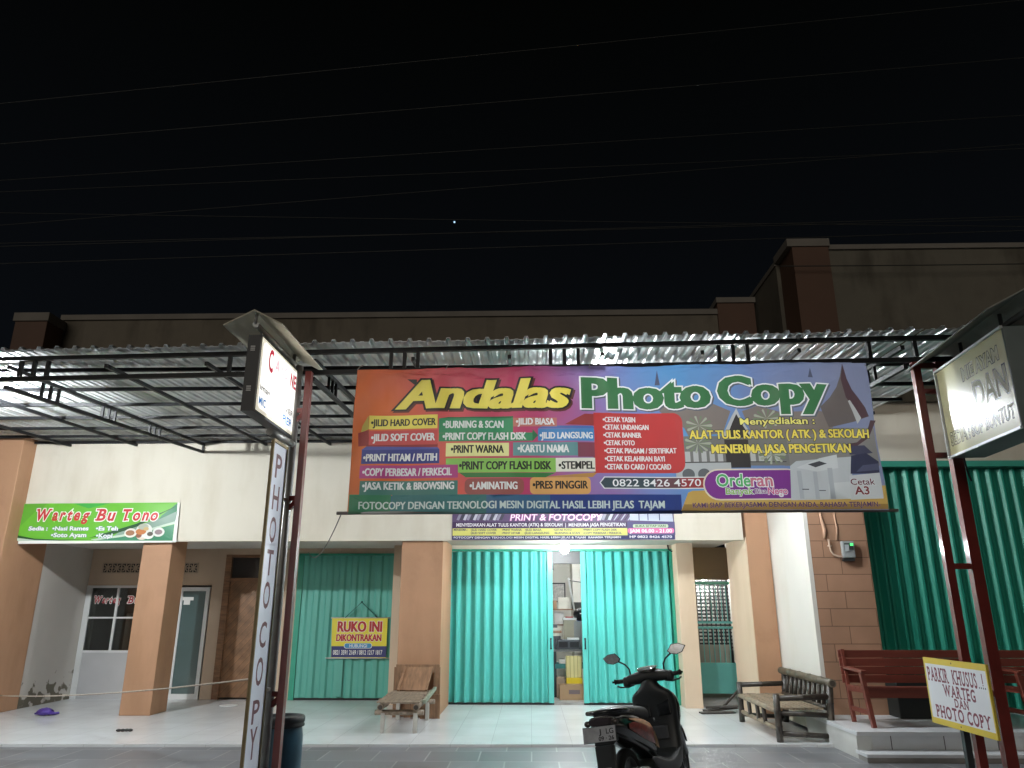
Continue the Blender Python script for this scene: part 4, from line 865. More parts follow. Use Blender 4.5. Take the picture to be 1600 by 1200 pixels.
g = MB(); g.tube([(0.345, 0.0, -0.03), (0.345, 0.0, 3.98)], 0.038, 14); g.tube([(-0.24, 0.03, 3.155), (0.34, 0.0, 3.16)], 0.035, 12); g.bar((0.2, 0.03, 2.6), (0.34, 0.0, 2.6), 0.03, 0.03); g.bar((0.2, 0.03, 0.9), (0.34, 0.0, 0.9), 0.03, 0.03)
g.build("support_pipe", grey_metal, pc)

# ------------------------------------------------------------------ yellow box sign on the right post (faces left)
yo = thing("box_sign", "glossy white and yellow box sign with outlined lettering at the top of the right posts", "sign", (3.815, 6.15, 3.33), R(-95))
gm = M("glossy_yellow_acrylic", (0.50, 0.47, 0.26), 0.22, var=0.04, coat=0.6, spec=0.7)
ys = Sign(); ys.rect(-0.575, -0.40, 0.60, 0.40, gm, 0)
yk = M("grey_outline_lettering", (0.03, 0.03, 0.032), 0.2); ylt = M("pale_lettering", (0.52, 0.50, 0.34), 0.12, var=0.03, coat=0.6)
for t_, r_, b_ in (("MIE AYAM", (-0.12, 0.185, 0.49, 0.295), 0.02), ("DAN", (0.02, -0.10, 0.545, 0.115), 0.02), ("SEDIA : SOP BUNTUT", (-0.52, -0.31, 0.56, -0.20), 0.015)):
    ys.text(t_, r_[0], r_[1], r_[2], r_[3], ylt, 3, bold=b_, outline=yk, ow=0.045)
ys.build("lettered_face", yo, step=0.001)
g = MB(); g.box(-0.59, 0.615, 0.003, 0.30, -0.415, 0.415); g.build("sign_box", grey_box, yo, bevel=0.004)
g = MB()
for x0, x1, z0, z1 in ((-0.595, -0.575, -0.42, 0.42), (-0.575, 0.62, 0.40, 0.42), (-0.575, 0.62, -0.42, -0.40)): g.box(x0, x1, -0.018, 0.003, z0, z1)
g.build("sign_trim", M("pale_metal_trim", (0.62, 0.64, 0.66), 0.3, metal=0.3), yo)
g = MB()
for sgn in (-1, 1):
    a = [(-0.80, 0.15, 0.66), (0.80, 0.15, 0.66), (0.80, 0.15 + sgn * 0.33, 0.49), (-0.80, 0.15 + sgn * 0.33, 0.49)]
    q = [Vector(p) for p in a]; v = [g.bm.verts.new(p) for p in q] + [g.bm.verts.new(p + Vector((0, 0, 0.012))) for p in q]
    for f in ((0,1,2,3),(7,6,5,4),(0,4,5,1),(1,5,6,2),(2,6,7,3),(3,7,4,0)): g.bm.faces.new([v[i] for i in f])
g.build("gable_roof", M("weathered_grey_sign_roof", (0.26, 0.27, 0.24), 0.7, var=0.2, scale=5), yo)
g = MB(); g.tube([(-0.75, 0.15, 0.50), (0.7, 0.15, 0.50)], 0.025, 10); g.tube([(-0.35, 0.15, 0.41), (-0.35, 0.15, 0.62)], 0.016, 8); g.tube([(0.35, 0.15, 0.41), (0.35, 0.15, 0.62)], 0.016, 8); g.build("roof_pipe", M("dark_pipe", (0.05, 0.055, 0.055), 0.5), yo)
g = MB(); g.tube([(-0.55, 0.10, -0.42), (-0.56, 0.11, -0.54), (-0.62, 0.16, -0.62)], 0.008, 6); g.build("sign_cable", black_steel, yo)
g = MB(); g.bar((-0.66, 0.12, 0.0), (-0.59, 0.12, 0.0), 0.05, 0.3); g.build("mounting_bracket", black_steel, yo)

# ------------------------------------------------------------------ parking sign (faces left)
ko = thing("parking_sign", "white parking sign with yellow border and maroon slab lettering on the right post", "sign", (3.60, 6.785, 0.895), R(-90))
ks = Sign(); KW = V(0.66, 0.66, 0.70); KY = V(0.62, 0.46, 0.05); KM = V(0.17, 0.02, 0.045)
ks.rect(-0.485, -0.275, 0.485, 0.275, KY, 0); ks.rect(-0.462, -0.225, 0.468, 0.225, KW, 1)
ks.slab("PARKIR", -0.435, 0.085, -0.105, 0.195, KM, 3, bold=0.03); ks.slab("KHUSUS", -0.035, 0.085, 0.325, 0.195, KM, 3, bold=0.022)
for k in range(4): ks.rect(0.345 + k * 0.027, 0.085, 0.358 + k * 0.027, 0.098, V(0.05, 0.05, 0.08), 3)
ks.rect(0.40, 0.125, 0.412, 0.20, KM, 3); ks.rect(0.40, 0.108, 0.412, 0.118, KM, 3)
ks.slab("WARTEG", -0.21, -0.025, 0.27, 0.065, KM, 3, bold=0.03)
ks.slab("DAN", -0.06, -0.10, 0.145, -0.035, KM, 3, bold=0.03)
ks.slab("PHOTO", -0.38, -0.21, 0.05, -0.115, KM, 3, bold=0.03); ks.slab("COPY", 0.10, -0.21, 0.42, -0.115, KM, 3, bold=0.03)
for u, v in ((-0.02, 0.25), (-0.02, -0.25)): ks.ell((u, v), 0.008, 0.008, V(0.10, 0.06, 0.03), 2)
ks.build("lettered_face", ko, step=0.001)
g = MB(); g.box(-0.485, 0.485, 0.001, 0.02, -0.275, 0.275); g.build("backing_board", KY, ko)
g = MB(); g.bar((-0.06, 0.045, -0.925), (-0.06, 0.045, 0.2), 0.05, 0.05); g.build("support_pole", M("dark_grey_pole", (0.035, 0.038, 0.042), 0.45, metal=0.3), ko)
# ------------------------------------------------------------------ lamps that are lit
white_plastic = M("white_plastic", (0.7, 0.7, 0.7), 0.4, var=0.03)
def bulb(name, label, loc, r, strength, cat="lamp"):
    t = thing(name, label, cat, loc)
    g = MB(); g.ball((0, 0, 0), r, (1, 1, 1.15)); g.build("bulb", emis("bulb_glow", (0.93, 0.98, 1.0), strength), t)
    g = MB(); g.lathe([(0.012, r*1.1+0.07), (r*0.55, r*1.1+0.06), (r*0.6, r*0.98), (r*0.5, r*0.9)], 16); g.build("socket", white_plastic, t)
    return t
def tube_lamp(name, label, loc, length, axis, strength, r=0.016):
    t = thing(name, label, "lamp", loc)
    d = Vector(axis) * (length / 2)
    g = MB(); g.tube([-d, d], r, 12); g.build("tube", emis("tube_glow", (0.95, 0.98, 1.0), strength), t)
    g = MB(); g.bar(Vector(-d) + Vector((0, 0, r + 0.022)), Vector(d) + Vector((0, 0, r + 0.022)), 0.05, 0.03); g.build("batten", white_plastic, t)
    return t
bulb("door_lamp", "glaring white bulb hanging above the gap between the two shutter leaves", (0.575, 12.56, 2.555), 0.075, LAMP_DOOR)
bulb("canopy_lamp", "white bulb hung under the metal canopy behind the title of the big banner", (0.95, 9.2, 3.92), 0.05, LAMP_CANOPY)
bulb("canopy_lamp", "second white bulb under the canopy behind the printed house on the big banner", (2.74, 9.5, 4.02), 0.05, LAMP_CANOPY_B)
bulb("passage_lamp", "small bulb behind the barred gate in the side passage", (3.45, 15.25, 2.18), 0.04, LAMP_PASSAGE * 10)
bulb("side_lamp", "white bulb under the canopy at the far left in front of the orange column", (-6.66, 8.5, 3.93), 0.055, LAMP_LEFT)
tube_lamp("shop_lamp", "white tube lamp on the ceiling inside the copy shop", (0.6, 15.9, 2.84), 1.1, (1, 0, 0), LAMP_SHOP * 5)
# distant bright star
g = MB(); g.ball((0, 0, 0), 0.95)
tag(g.build("star", emis("star_light", (0.45, 0.72, 1.0), 1.6), loc=(-81.2, 720, 409.3)), "single pale blue star above the roofs in the black sky", "star")

# ------------------------------------------------------------------ overhead cables
cab = M("grey_cable", (0.028, 0.028, 0.025), 0.55, var=0.2)
def cable(y, xa, za, xb, zb, sag, r, label, dy=0.0):
    mid = ((xa + xb) / 2, y, (za + zb) / 2); pts = []
    for i in range(25):
        t = i / 24.0
        pts.append((xa + (xb - xa) * t - mid[0], dy * (t - 0.5), za + (zb - za) * t - 4 * sag * t * (1 - t) - mid[2]))
    g = MB(); g.tube(pts, r, 6)
    tag(g.build("overhead_cable", cab, loc=mid), label, "cable", "overhead cables")
cable(8.20, -11.00, 6.700, 11.00, 7.952, 0.000, 0.0045, "topmost thin cable crossing the whole black sky")
cable(8.00, -11.00, 5.832, 11.00, 7.484, 0.000, 0.0045, "second cable from the top crossing the dark sky")
cable(8.60, -11.00, 6.889, 11.00, 7.610, 0.000, 0.0045, "faint cable just above the bright second line in the sky")
cable(9.00, -11.00, 7.049, 11.00, 6.417, 0.028, 0.0045, "only cable in the sky that falls towards the right")
cable(7.60, -11.00, 5.564, 11.00, 5.990, 0.000, 0.0045, "cable passing just above the pale blue star on its right")
cable(7.80, -11.00, 5.764, 11.00, 6.051, 0.028, 0.0045, "thin cable just below the pale blue star")
cable(7.20, -11.00, 5.112, 11.00, 5.622, 0.000, 0.0045, "lowest cable in the sky, just above the roof line")
cable(6.60, -11.00, 6.319, 11.00, 8.548, 0.000, 0.0045, "short visible steep cable high in the left corner of the sky")
cable(6.90, -11.00, 6.142, 11.00, 7.920, 0.000, 0.0045, "second steep cable in the upper left of the sky")
cable(10.45, 3.9, 6.679, 11.0, 6.707, 0.02, 0.008, "dark cable strung along the upper wall of the taller shop")

# ------------------------------------------------------------------ blue drum
O = (-2.36, 7.55, -0.03)
dr = thing("plastic_drum", "dark blue plastic drum with black lid beside the red post", "drum", O)
g = MB(); g.lathe([(0.165, 0.0), (0.178, 0.01), (0.187, 0.06), (0.194, 0.30), (0.190, 0.48), (0.178, 0.55), (0.182, 0.57), (0.178, 0.585)], 40)
g.build("drum_body", M("blue_drum_plastic", (0.016, 0.060, 0.092), 0.42, var=0.2, scale=5, dirt=(0.05, 0.075, 0.09), dirt_scale=6, dirt_lo=0.6, bump=0.03), dr)
g = MB(); g.lathe([(0.182, 0.555), (0.198, 0.56), (0.200, 0.575), (0.190, 0.588), (0.199, 0.60), (0.200, 0.635), (0.190, 0.650), (0.175, 0.648), (0.168, 0.632), (0.05, 0.628)], 40)
g.build("lid", M("black_lid_plastic", (0.012, 0.014, 0.016), 0.45, var=0.15), dr)

# ------------------------------------------------------------------ bamboo lounger by the pillar
bamboo = M("grey_weathered_bamboo", (0.24, 0.185, 0.135), 0.6, var=0.3, scale=8, stretch=(4, 0.5, 4), bump=0.1, bscale=30)
bamboo_end = M("dark_bamboo_core", (0.05, 0.04, 0.032), 0.9)
oldwood = M("brown_old_board", (0.22, 0.12, 0.065), 0.7, var=0.3, scale=6, stretch=(5, 1, 1), bump=0.1, bscale=30)
def cane(g, a, bb, r, n=3, mi=0):
    a = Vector(a); bb = Vector(bb); pts = []; rr = []
    for i in range(n + 1):
        t = i / n
        if 0 < i < n:
            d = 0.012 / max(0.1, (bb - a).length)
            for dt, k in ((-d, 1.0), (0, 1.13), (d, 1.0)): pts.append(a.lerp(bb, t + dt)); rr.append(r * k)
        else: pts.append(a.lerp(bb, t)); rr.append(r)
    g.tube(pts, rr, 10, mi)
    return g
O = (-1.78, 11.3, 0)
lg = thing("bamboo_lounger", "low weathered bamboo lounger with tilted brown backboard against the orange pillar", "lounger", O)
for x in (-0.24, 0.24):
    g = MB(); cane(g, (x, -0.72, 0.33), (x, 0.80, 0.36), 0.042, 4); g.tube([(x, -0.7235, 0.33), (x, -0.720, 0.33)], 0.031, 12, 1); g.build("side_rail", [bamboo, bamboo_end], lg)
g = MB()
for i in range(10):
    y = -0.66 + i * 0.125; g.bar((-0.30 + random.uniform(-.02, .02), y, 0.388 + i * 0.0025), (0.27 + random.uniform(-.03, .03), y + random.uniform(-.012, .012), 0.388 + i * 0.0025), 0.085, 0.018)
g.build("slats", bamboo, lg)
for y, z in ((-0.60, 0.255), (0.6, 0.255)):
    g = MB(); cane(g, (-0.33, y, z), (0.33, y, z), 0.035, 3); g.build("cross_rail", bamboo, lg)
for x in (-0.22, 0.22):
    for y in (-0.60, 0.6):
        g = MB(); g.bar((x, y - 0.01, 0), (x, y - 0.01, 0.25), 0.055, 0.05); g.build("leg", M("pale_leg_wood", (0.42, 0.40, 0.36), 0.7, var=0.15, scale=6), lg, bevel=0.004)
g = MB(); g.bar((0.01, 0.40, 0.425), (0.05, 0.72, 0.72), 0.40, 0.03); g.bar((-0.20, 0.39, 0.43), (-0.155, 0.71, 0.73), 0.03, 0.04); g.bar((0.215, 0.39, 0.43), (0.26, 0.71, 0.73), 0.03, 0.04)
g.build("backboard", oldwood, lg)
g = MB(); g.bar((-0.32, 0.86, 0.70), (0.36, 0.86, 0.70), 0.04, 0.12)
for x in (-0.30, -0.12, 0.10, 0.32): g.bar((x, 0.87, 0.0), (x, 0.87, 0.72), 0.10, 0.03, up=(0, 1, 0))
g.build("back_frame", oldwood, lg)
g = MB(); g.bar((0.31, -0.45, 0.37), (0.315, 0.70, 0.43), 0.04, 0.045); g.build("side_board", M("greenish_board", (0.22, 0.25, 0.19), 0.7, var=0.25, scale=6), lg)
g = MB(); g.bar((0.24, 0.75, 0.0), (0.24, 0.75, 0.34), 0.30, 0.03, up=(0, 1, 0)); g.build("end_board", oldwood, lg)

# ------------------------------------------------------------------ dark bamboo bench on the right
darkb = M("dark_varnished_bamboo", (0.035, 0.028, 0.022), 0.38, var=0.5, scale=7, stretch=(2, 2, 1), dirt=(0.12, 0.10, 0.075), dirt_scale=4, dirt_lo=0.55)
seatb = M("worn_bamboo_slats", (0.22, 0.17, 0.115), 0.55, var=0.35, scale=9, stretch=(5, 0.6, 2))
O = (3.44, 10.98, 0)
bb_ = thing("bamboo_bench", "dark bamboo bench with worn seat slats beside the white side wall", "bench", O)
y0, y1 = -0.86, 0.86
for x, y, z, nm in ((-0.34, y0, 0.555, "leg"), (-0.34, y1, 0.545, "leg")):
    g = MB(); cane(g, (x, y, 0), (x, y, z), 0.042, 3); g.build(nm, darkb, bb_)
for y in (y0, y1):
    g = MB(); cane(g, (0.30, y, 0), (0.345, y, 0.68), 0.045, 3); g.build("leg", darkb, bb_)
    g = MB(); cane(g, (-0.35, y, 0.505), (0.33, y, 0.53), 0.036, 2); g.build("armrest", darkb, bb_)
    g = MB(); cane(g, (-0.33, y, 0.335), (0.31, y, 0.31), 0.03, 2); g.build("cross_rail", darkb, bb_)
    g = MB(); cane(g, (-0.33, y, 0.10), (0.31, y, 0.07), 0.03, 2); g.build("cross_rail", darkb, bb_)
g = MB(); cane(g, (0.355, y0 - 0.09, 0.69), (0.335, y1 + 0.12, 0.70), 0.05, 5); g.tube([(0.3551, y0 - 0.093, 0.69), (0.355, y0 - 0.090, 0.69)], 0.034, 12, 1); g.build("top_rail", [M("worn_bamboo_rail", (0.10, 0.085, 0.06), 0.45, var=0.45, scale=7), bamboo_end], bb_)
g = MB(); cane(g, (0.30, y0, 0.39), (0.30, y1, 0.39), 0.032, 4); g.build("back_rail", darkb, bb_)
for i in range(9):
    y = y0 + 0.16 + i * 0.175; g = MB(); cane(g, (0.303, y, 0.38), (0.345, y, 0.68), 0.027, 2); g.build("spindle", darkb, bb_)
g = MB(); cane(g, (-0.35, y0, 0.36), (-0.35, y1, 0.36), 0.033, 5); g.build("front_rail", seatb, bb_)
g = MB(); cane(g, (-0.33, y0, 0.14), (-0.33, y1, 0.14), 0.028, 5); g.build("front_rail", seatb, bb_)
g = MB()
for i in range(8):
    x = -0.30 + i * 0.072; g.bar((x, y0 - 0.02, 0.385), (x + random.uniform(-.01, .01), y1 - random.uniform(0, .05), 0.385 + random.uniform(-.004, .006)), 0.058, 0.018)
g.build("seat", seatb, bb_)
for y in (-0.28, 0.02, 0.42):
    g = MB(); cane(g, (-0.33, y, 0.13), (-0.345, y, 0.36), 0.028, 1); g.build("spindle", darkb, bb_)

# ------------------------------------------------------------------ red benches on the platform
redw = M("red_painted_wood", (0.15, 0.036, 0.024), 0.4, var=0.2, scale=4, stretch=(0.5, 3, 3), coat=0.15)
def red_bench(label, x0, length):
    O = (x0, 9.75, 0.255)
    t = thing("wooden_bench", label, "bench", O, group="red wooden benches on the platform")
    L = length
    g = MB()
    for k in range(4): g.bar((0.0, 0.30 + k * 0.014, 0.49 + k * 0.098), (L, 0.30 + k * 0.014, 0.49 + k * 0.098), 0.022, 0.093)
    g.build("backrest", redw, t, bevel=0.004)
    g = MB()
    for k in range(4): g.bar((0.04, -0.16 + k * 0.118, 0.43 - k * 0.01), (L - 0.04, -0.16 + k * 0.118, 0.43 - k * 0.01), 0.112, 0.022)
    g.build("seat", redw, t, bevel=0.004)
    g = MB(); g.bar((0.04, -0.19, 0.375), (L - 0.04, -0.19, 0.375), 0.025, 0.11); g.build("apron", redw, t)
    for x in (0.055, L - 0.055):
        g = MB(); g.bar((x + 0.03, -0.26, 0), (x - 0.01, -0.19, 0.60), 0.05, 0.06); g.build("leg", redw, t, bevel=0.004)
        g = MB(); g.bar((x, 0.22, 0), (x, 0.345, 0.84), 0.045, 0.05); g.build("leg", redw, t, bevel=0.004)
        g = MB(); g.bar((x - 0.005, -0.26, 0.615), (x, 0.30, 0.625), 0.07, 0.03); g.build("armrest", redw, t, bevel=0.004)
        g = MB(); g.bar((x + 0.02, -0.22, 0.16), (x, 0.22, 0.16), 0.03, 0.05); g.build("stretcher", redw, t)
        g = MB(); g.bar((x + 0.005, -0.19, 0.41), (x, 0.26, 0.39), 0.03, 0.07); g.build("side_rail", redw, t)
    return t
red_bench("red painted wooden bench with plank back in front of the block pillar", 3.93, 1.66)
red_bench("second red wooden bench half hidden behind the thick red post", 5.78, 1.66)
tag(MB().box(-0.62, 0.62, -0.16, 0.16, 0.0, 0.48).build("storage_box", M("black_storage_box", (0.008, 0.012, 0.011), 0.6), loc=(5.31, 10.42, 0.255), bevel=0.01), "black box pushed under the red bench against the green shutter", "box")

# ------------------------------------------------------------------ electricity meter
O = (4.43, 10.603, 2.375)
mt = thing("electricity_meter", "small grey electricity meter with green light on the brown block pillar", "meter", O)
g = MB(); g.box(-0.085, 0.085, -0.075, 0.0, -0.11, 0.12); g.build("meter_case", M("grey_meter_plastic", (0.28, 0.30, 0.30), 0.4, var=0.06), mt, bevel=0.012)
g = MB(); g.box(-0.06, 0.06, -0.081, -0.076, 0.0, 0.09); g.build("meter_face", M("dark_meter_face", (0.05, 0.06, 0.06), 0.3), mt)
g = MB(); g.box(-0.055, 0.0, -0.085, -0.0815, -0.02, 0.07); g.build("meter_plate", M("pale_meter_plate", (0.42, 0.45, 0.48), 0.4), mt)
g = MB(); g.box(0.02, 0.062, -0.086, -0.0815, 0.055, 0.088); g.build("indicator_light", emis("green_light", (0.12, 1.0, 0.25), 0.9), mt)
g = MB(); g.box(-0.085, 0.07, -0.06, 0.0, -0.15, -0.115); g.build("terminal_cover", M("black_terminal_cover", (0.03, 0.03, 0.03), 0.5), mt)
g = MB(); g.tube([(-0.07, -0.03, -0.09), (-0.14, -0.03, -0.088), (-0.20, -0.03, -0.06), (-0.235, -0.03, -0.01), (-0.245, -0.03, 0.06), (-0.25, -0.03, 0.15)], 0.012)
g.box(-0.265, -0.215, -0.035, 0.0, 0.05, 0.066); g.build("conduit", M("pinkish_conduit", (0.55, 0.40, 0.30), 0.5), mt)
# plastered-over cable chase on the pillar
ch = M("patched_cable_plaster", (0.44, 0.27, 0.18), 0.85, var=0.15, scale=10, bump=0.3, bscale=30)
def chase(pts, r):
    g = MB(); g.tube([(p[0], p[1] * 0.25, p[2]) for p in pts], r, 6); return g
g = MB(); g.tube([(-0.29, -0.002, 0.16), (-0.275, -0.003, 0.28), (-0.30, -0.002, 0.42), (-0.315, -0.003, 0.56), (-0.32, -0.002, 0.66)], [0.020, 0.028, 0.022, 0.016, 0.010], 7)
g.build("plaster_patch", ch, mt)
g = MB(); g.tube([(-0.12, -0.002, 0.14), (-0.10, -0.002, 0.30), (-0.115, -0.002, 0.46), (-0.10, -0.002, 0.6)], [0.012, 0.016, 0.012, 0.006], 7)
g.build("plaster_patch", ch, mt)

# ------------------------------------------------------------------ litter and small things on the tiles
g = MB(); random.seed(3)
g.ball((0, 0, 0.045), 0.105, (1.15, 0.8, 0.5), sub=3); g.ball((0.13, -0.02, 0.03), 0.055, (1.6, 0.8, 0.45), sub=2); g.ball((-0.12, 0.02, 0.025), 0.045, (1.3, 0.8, 0.4), sub=2)
for v in g.bm.verts: v.co += Vector((random.uniform(-.016, .016), random.uniform(-.016, .016), random.uniform(-.012, .014)))
tag(g.build("plastic_bag", M("purple_plastic_film", (0.10, 0.055, 0.33), 0.35, var=0.25, scale=9, trans=0.25), loc=(-7.55, 12.2, 0.013)), "crumpled purple plastic bag on the white floor by the left column", "bag")
g = MB()
for k, (x, y) in enumerate(((-0.06, -0.012), (-0.01, 0.0), (0.04, 0.012), (0.085, 0.01))): g.ball((x, y, 0.02), 0.038, (1, 0.75, 0.5), sub=2)
tag(g.build("litter_scrap", M("dark_litter", (0.02, 0.02, 0.02), 0.7), loc=(-5.52, 10.72, 0.0)), "small black scrap of litter lying on the white tiles", "litter")
g = MB(); g.lathe([(0.13, 0.0), (0.15, 0.006), (0.15, 0.012), (0.12, 0.014), (0.02, 0.012)], 24)
tag(g.build("plate", white_plastic, loc=(-5.17, 13.45, 0.002)), "flat white plate lying on the floor by the wooden door", "plate")
g = MB(); a = Vector((-2.41, 7.1, 1.0)); c = Vector((-8.49, 12.45, 0.26))
g.tube([(c - a) * (i / 20) + Vector((0, 0, -0.06 * 4 * (i / 20) * (1 - i / 20))) for i in range(21)], 0.009, 6)
tag(g.build("rope", M("pale_rope", (0.42, 0.36, 0.30), 0.8, var=0.2, scale=30), loc=a), "pale rope strung from the vertical sign towards the left column", "rope")
# thin wire drooping from the banner corner to the shutter lintel
g = MB()
a = Vector((-1.79, 6.95, 2.44)); c = Vector((-4.25, 14.28, 2.62)); pts = []
for i in range(17):
    t = i / 16; p = a.lerp(c, t); p.z -= 4 * 0.22 * t * (1 - t); pts.append(p - a)
g.tube(pts, 0.006, 6); tag(g.build("tie_wire", M("thin_wire", (0.12, 0.11, 0.10), 0.6), loc=a), "thin wire drooping from the banner corner to the left shutter", "wire")
# scrap timber by the gate
g = MB(); g.bar((-0.35, -0.1, 0.03), (0.20, 0.12, 0.05), 0.12, 0.03); g.bar((-0.30, 0.05, 0.06), (0.22, -0.08, 0.10), 0.10, 0.025); g.bar((-0.05, 0.1, 0.02), (0.3, 0.25, 0.30), 0.03, 0.03); g.bar((-0.45, -0.22, 0.015), (0.1, -0.16, 0.02), 0.14, 0.02)
tag(g.build("scrap_timber", M("dark_scrap_wood", (0.05, 0.045, 0.04), 0.8, var=0.3, scale=6), loc=(3.12, 12.9, 0.0)), "dark scrap boards piled on the floor behind the bamboo bench", "timber")

# ------------------------------------------------------------------ inside the shop, seen through the gap
dk = M("dark_shelf_steel", (0.02, 0.022, 0.025), 0.5)
O = (0.75, 15.0, 0.012)
sh = thing("shelf_rack", "dark steel rack with worktop just inside the shutter gap", "shelf", O)
g = MB(); g.box(-0.75, 0.75, -0.25, 0.25, 0.80, 0.84); g.build("worktop", M("grey_worktop", (0.12, 0.12, 0.12), 0.4), sh)
g = MB(); g.box(-0.30, 0.75, -0.26, 0.25, 0.50, 0.58); g.build("drawer", M("teal_drawer", (0.03, 0.16, 0.15), 0.5), sh)
g = MB()
for z in (0.16, 0.34): g.box(-0.75, -0.30, -0.25, 0.25, z, z + 0.02)
g.build("shelf_board", dk, sh)
for x in (-0.73, -0.30, 0.73):
    g = MB(); g.box(x - 0.03, x + 0.03, -0.25, -0.19, 0, 0.80); g.build("leg", dk, sh)
def bx(name, label, cat, m, loc, w, d, h, group=None, bevel=0.006):
    o = MB().box(-w/2, w/2, -d/2, d/2, 0, h).build(name, m, loc=loc, bevel=bevel); return tag(o, label, cat, group)
ZW = 0.855
pr = thing("printer", "dark grey printer on the worktop inside the shop", "printer", (0.72, 14.95, ZW))
g = MB(); g.box(-0.22, 0.22, -0.15, 0.15, 0, 0.17); g.build("printer_body", M("printer_grey", (0.07, 0.075, 0.085), 0.4), pr, bevel=0.012)
g = MB(); g.box(-0.19, -0.02, -0.156, -0.151, 0.03, 0.13); g.box(0.02, 0.19, -0.156, -0.151, 0.03, 0.13); g.build("paper_slot", M("printer_black", (0.015, 0.015, 0.018), 0.3), pr)
g = MB(); g.box(-0.02, 0.20, -0.12, 0.10, 0.171, 0.20); g.build("paper_tray", white_plastic, pr)
p2_ = thing("desk_fan_case", "tall beige machine standing behind the printer", "machine", (0.76, 15.16, ZW))
g = MB(); g.box(-0.12, 0.12, -0.05, 0.09, 0.0, 0.52); g.build("machine_body", M("beige_machine", (0.30, 0.27, 0.20), 0.5), p2_, bevel=0.01)
g = MB(); g.box(-0.135, 0.135, -0.055, 0.095, 0.521, 0.56); g.build("machine_lid", white_plastic, p2_, bevel=0.006)
for k, (w, h, x, c) in enumerate(((0.30, 0.05, 0.42, (0.05, 0.05, 0.055)), (0.26, 0.05, 0.40, (0.62, 0.58, 0.50)), (0.30, 0.045, 0.44, (0.30, 0.17, 0.11)), (0.28, 0.05, 0.42, (0.66, 0.62, 0.56)), (0.2, 0.06, 0.41, (0.08, 0.08, 0.09)))):
    bx("paper_stack", ["black folder at the bottom of the stack on the worktop", "cream ream of paper second from the bottom of the stack", "brown folder in the middle of the paper stack", "white ream of paper high in the stack on the worktop", "black folder lying on top of the paper stack"][k],
       "paper", M("paper_stack_%s" % ["black", "cream", "brown", "white", "charcoal"][k], c, 0.6), (x, 14.96 + 0.01 * k, ZW + [0.18, 0.232, 0.284, 0.331, 0.383][k]), w, 0.24, h, "papers stacked inside the shop", 0.004)
bx("paper_carton", "dark carton under the paper stack on the worktop", "box", M("dark_carton", (0.04, 0.042, 0.05), 0.6), (0.41, 14.96, ZW), 0.16, 0.26, 0.178)
bx("yellow_folders", "bundle of pale yellow folders standing under the worktop", "folders", tile_mat("pale_yellow_spines", (0.72, 0.62, 0.30), (0.35, 0.28, 0.10), 0.07, 5.0, 0.6, msize=0.006), (0.80, 14.72, 0.36), 0.30, 0.10, 0.38)
bx("yellow_box", "bright yellow box supporting the pale folders", "box", M("yellow_card", (0.66, 0.48, 0.02), 0.55), (0.80, 14.70, 0.235), 0.30, 0.14, 0.122)
cb = thing("cardboard_box", "brown cardboard box on the floor inside the shutter gap", "box", (0.78, 14.45, 0.012))
g = MB(); g.box(-0.27, 0.27, -0.12, 0.18, 0, 0.25); g.build("carton_body", M("brown_cardboard", (0.36, 0.23, 0.13), 0.75, var=0.1), cb, bevel=0.004)
g = MB(); g.box(-0.10, 0.10, -0.1225, -0.1205, 0.10, 0.17); g.build("printed_panel", M("faded_print", (0.16, 0.12, 0.13), 0.7), cb)
bx("grey_carton", "small dull brown carton beside the yellow box", "box", M("dull_carton", (0.30, 0.21, 0.15), 0.7), (0.55, 14.72, 0.01), 0.16, 0.2, 0.36)
for k in range(5):
    bx("goods_pack", ["white pack on the lowest shelf at the left of the rack", "blue pack on the lowest shelf of the rack", "pink pack on the upper left shelf", "white pack on the drawer top", "pale green pack on the drawer top"][k], "pack",
       M("pack_%s" % ["white", "blue", "pink", "cream", "green"][k], [(0.55, 0.55, 0.57), (0.10, 0.16, 0.34), (0.42, 0.10, 0.20), (0.6, 0.56, 0.5), (0.3, 0.42, 0.36)][k], 0.6),
       [(0.40, 14.9, 0.195), (0.31, 14.9, 0.195), (0.38, 14.9, 0.375), (0.62, 14.86, 0.595), (0.80, 14.86, 0.595)][k], [0.10, 0.07, 0.14, 0.18, 0.14][k], 0.1, [0.13, 0.12, 0.10, 0.08, 0.05][k], "packs of goods on the shelf rack", 0.004)
for k in range(7):
    bx("goods_pack", ["grey box on the shelf behind the worktop, lowest of the wall goods", "white box beside the grey one on the back shelf", "red box on the back shelf", "blue binder on the back shelf", "brown carton on the upper back shelf", "white carton on the upper back shelf", "black carton at the end of the upper back shelf"][k], "pack",
       M("wall_goods_%s" % ["grey", "white", "red", "blue", "brown", "pale", "black"][k], [(0.22, 0.22, 0.22), (0.6, 0.6, 0.58), (0.36, 0.06, 0.05), (0.06, 0.12, 0.34), (0.33, 0.20, 0.12), (0.62, 0.60, 0.52), (0.03, 0.03, 0.03)][k], 0.6),
       [(0.36, 16.9, 1.262), (0.62, 16.9, 1.262), (0.84, 16.9, 1.262), (1.04, 16.9, 1.262), (0.42, 16.9, 1.582), (0.72, 16.9, 1.582), (1.02, 16.9, 1.582)][k], [0.26, 0.2, 0.16, 0.12, 0.3, 0.24, 0.22][k], 0.2, [0.2, 0.26, 0.16, 0.28, 0.18, 0.24, 0.14][k], "packs of goods on the back shelf", 0.004)
bs_ = thing("back_shelf", "two board shelf against the rear wall of the shop", "shelf", (0.6, 16.9, 0.012))
g = MB(); g.box(-0.9, 0.9, -0.15, 0.15, 1.225, 1.25); g.build("shelf_board", oldwood, bs_)
g = MB(); g.box(-0.9, 0.9, -0.15, 0.15, 1.545, 1.57); g.build("shelf_board", oldwood, bs_)
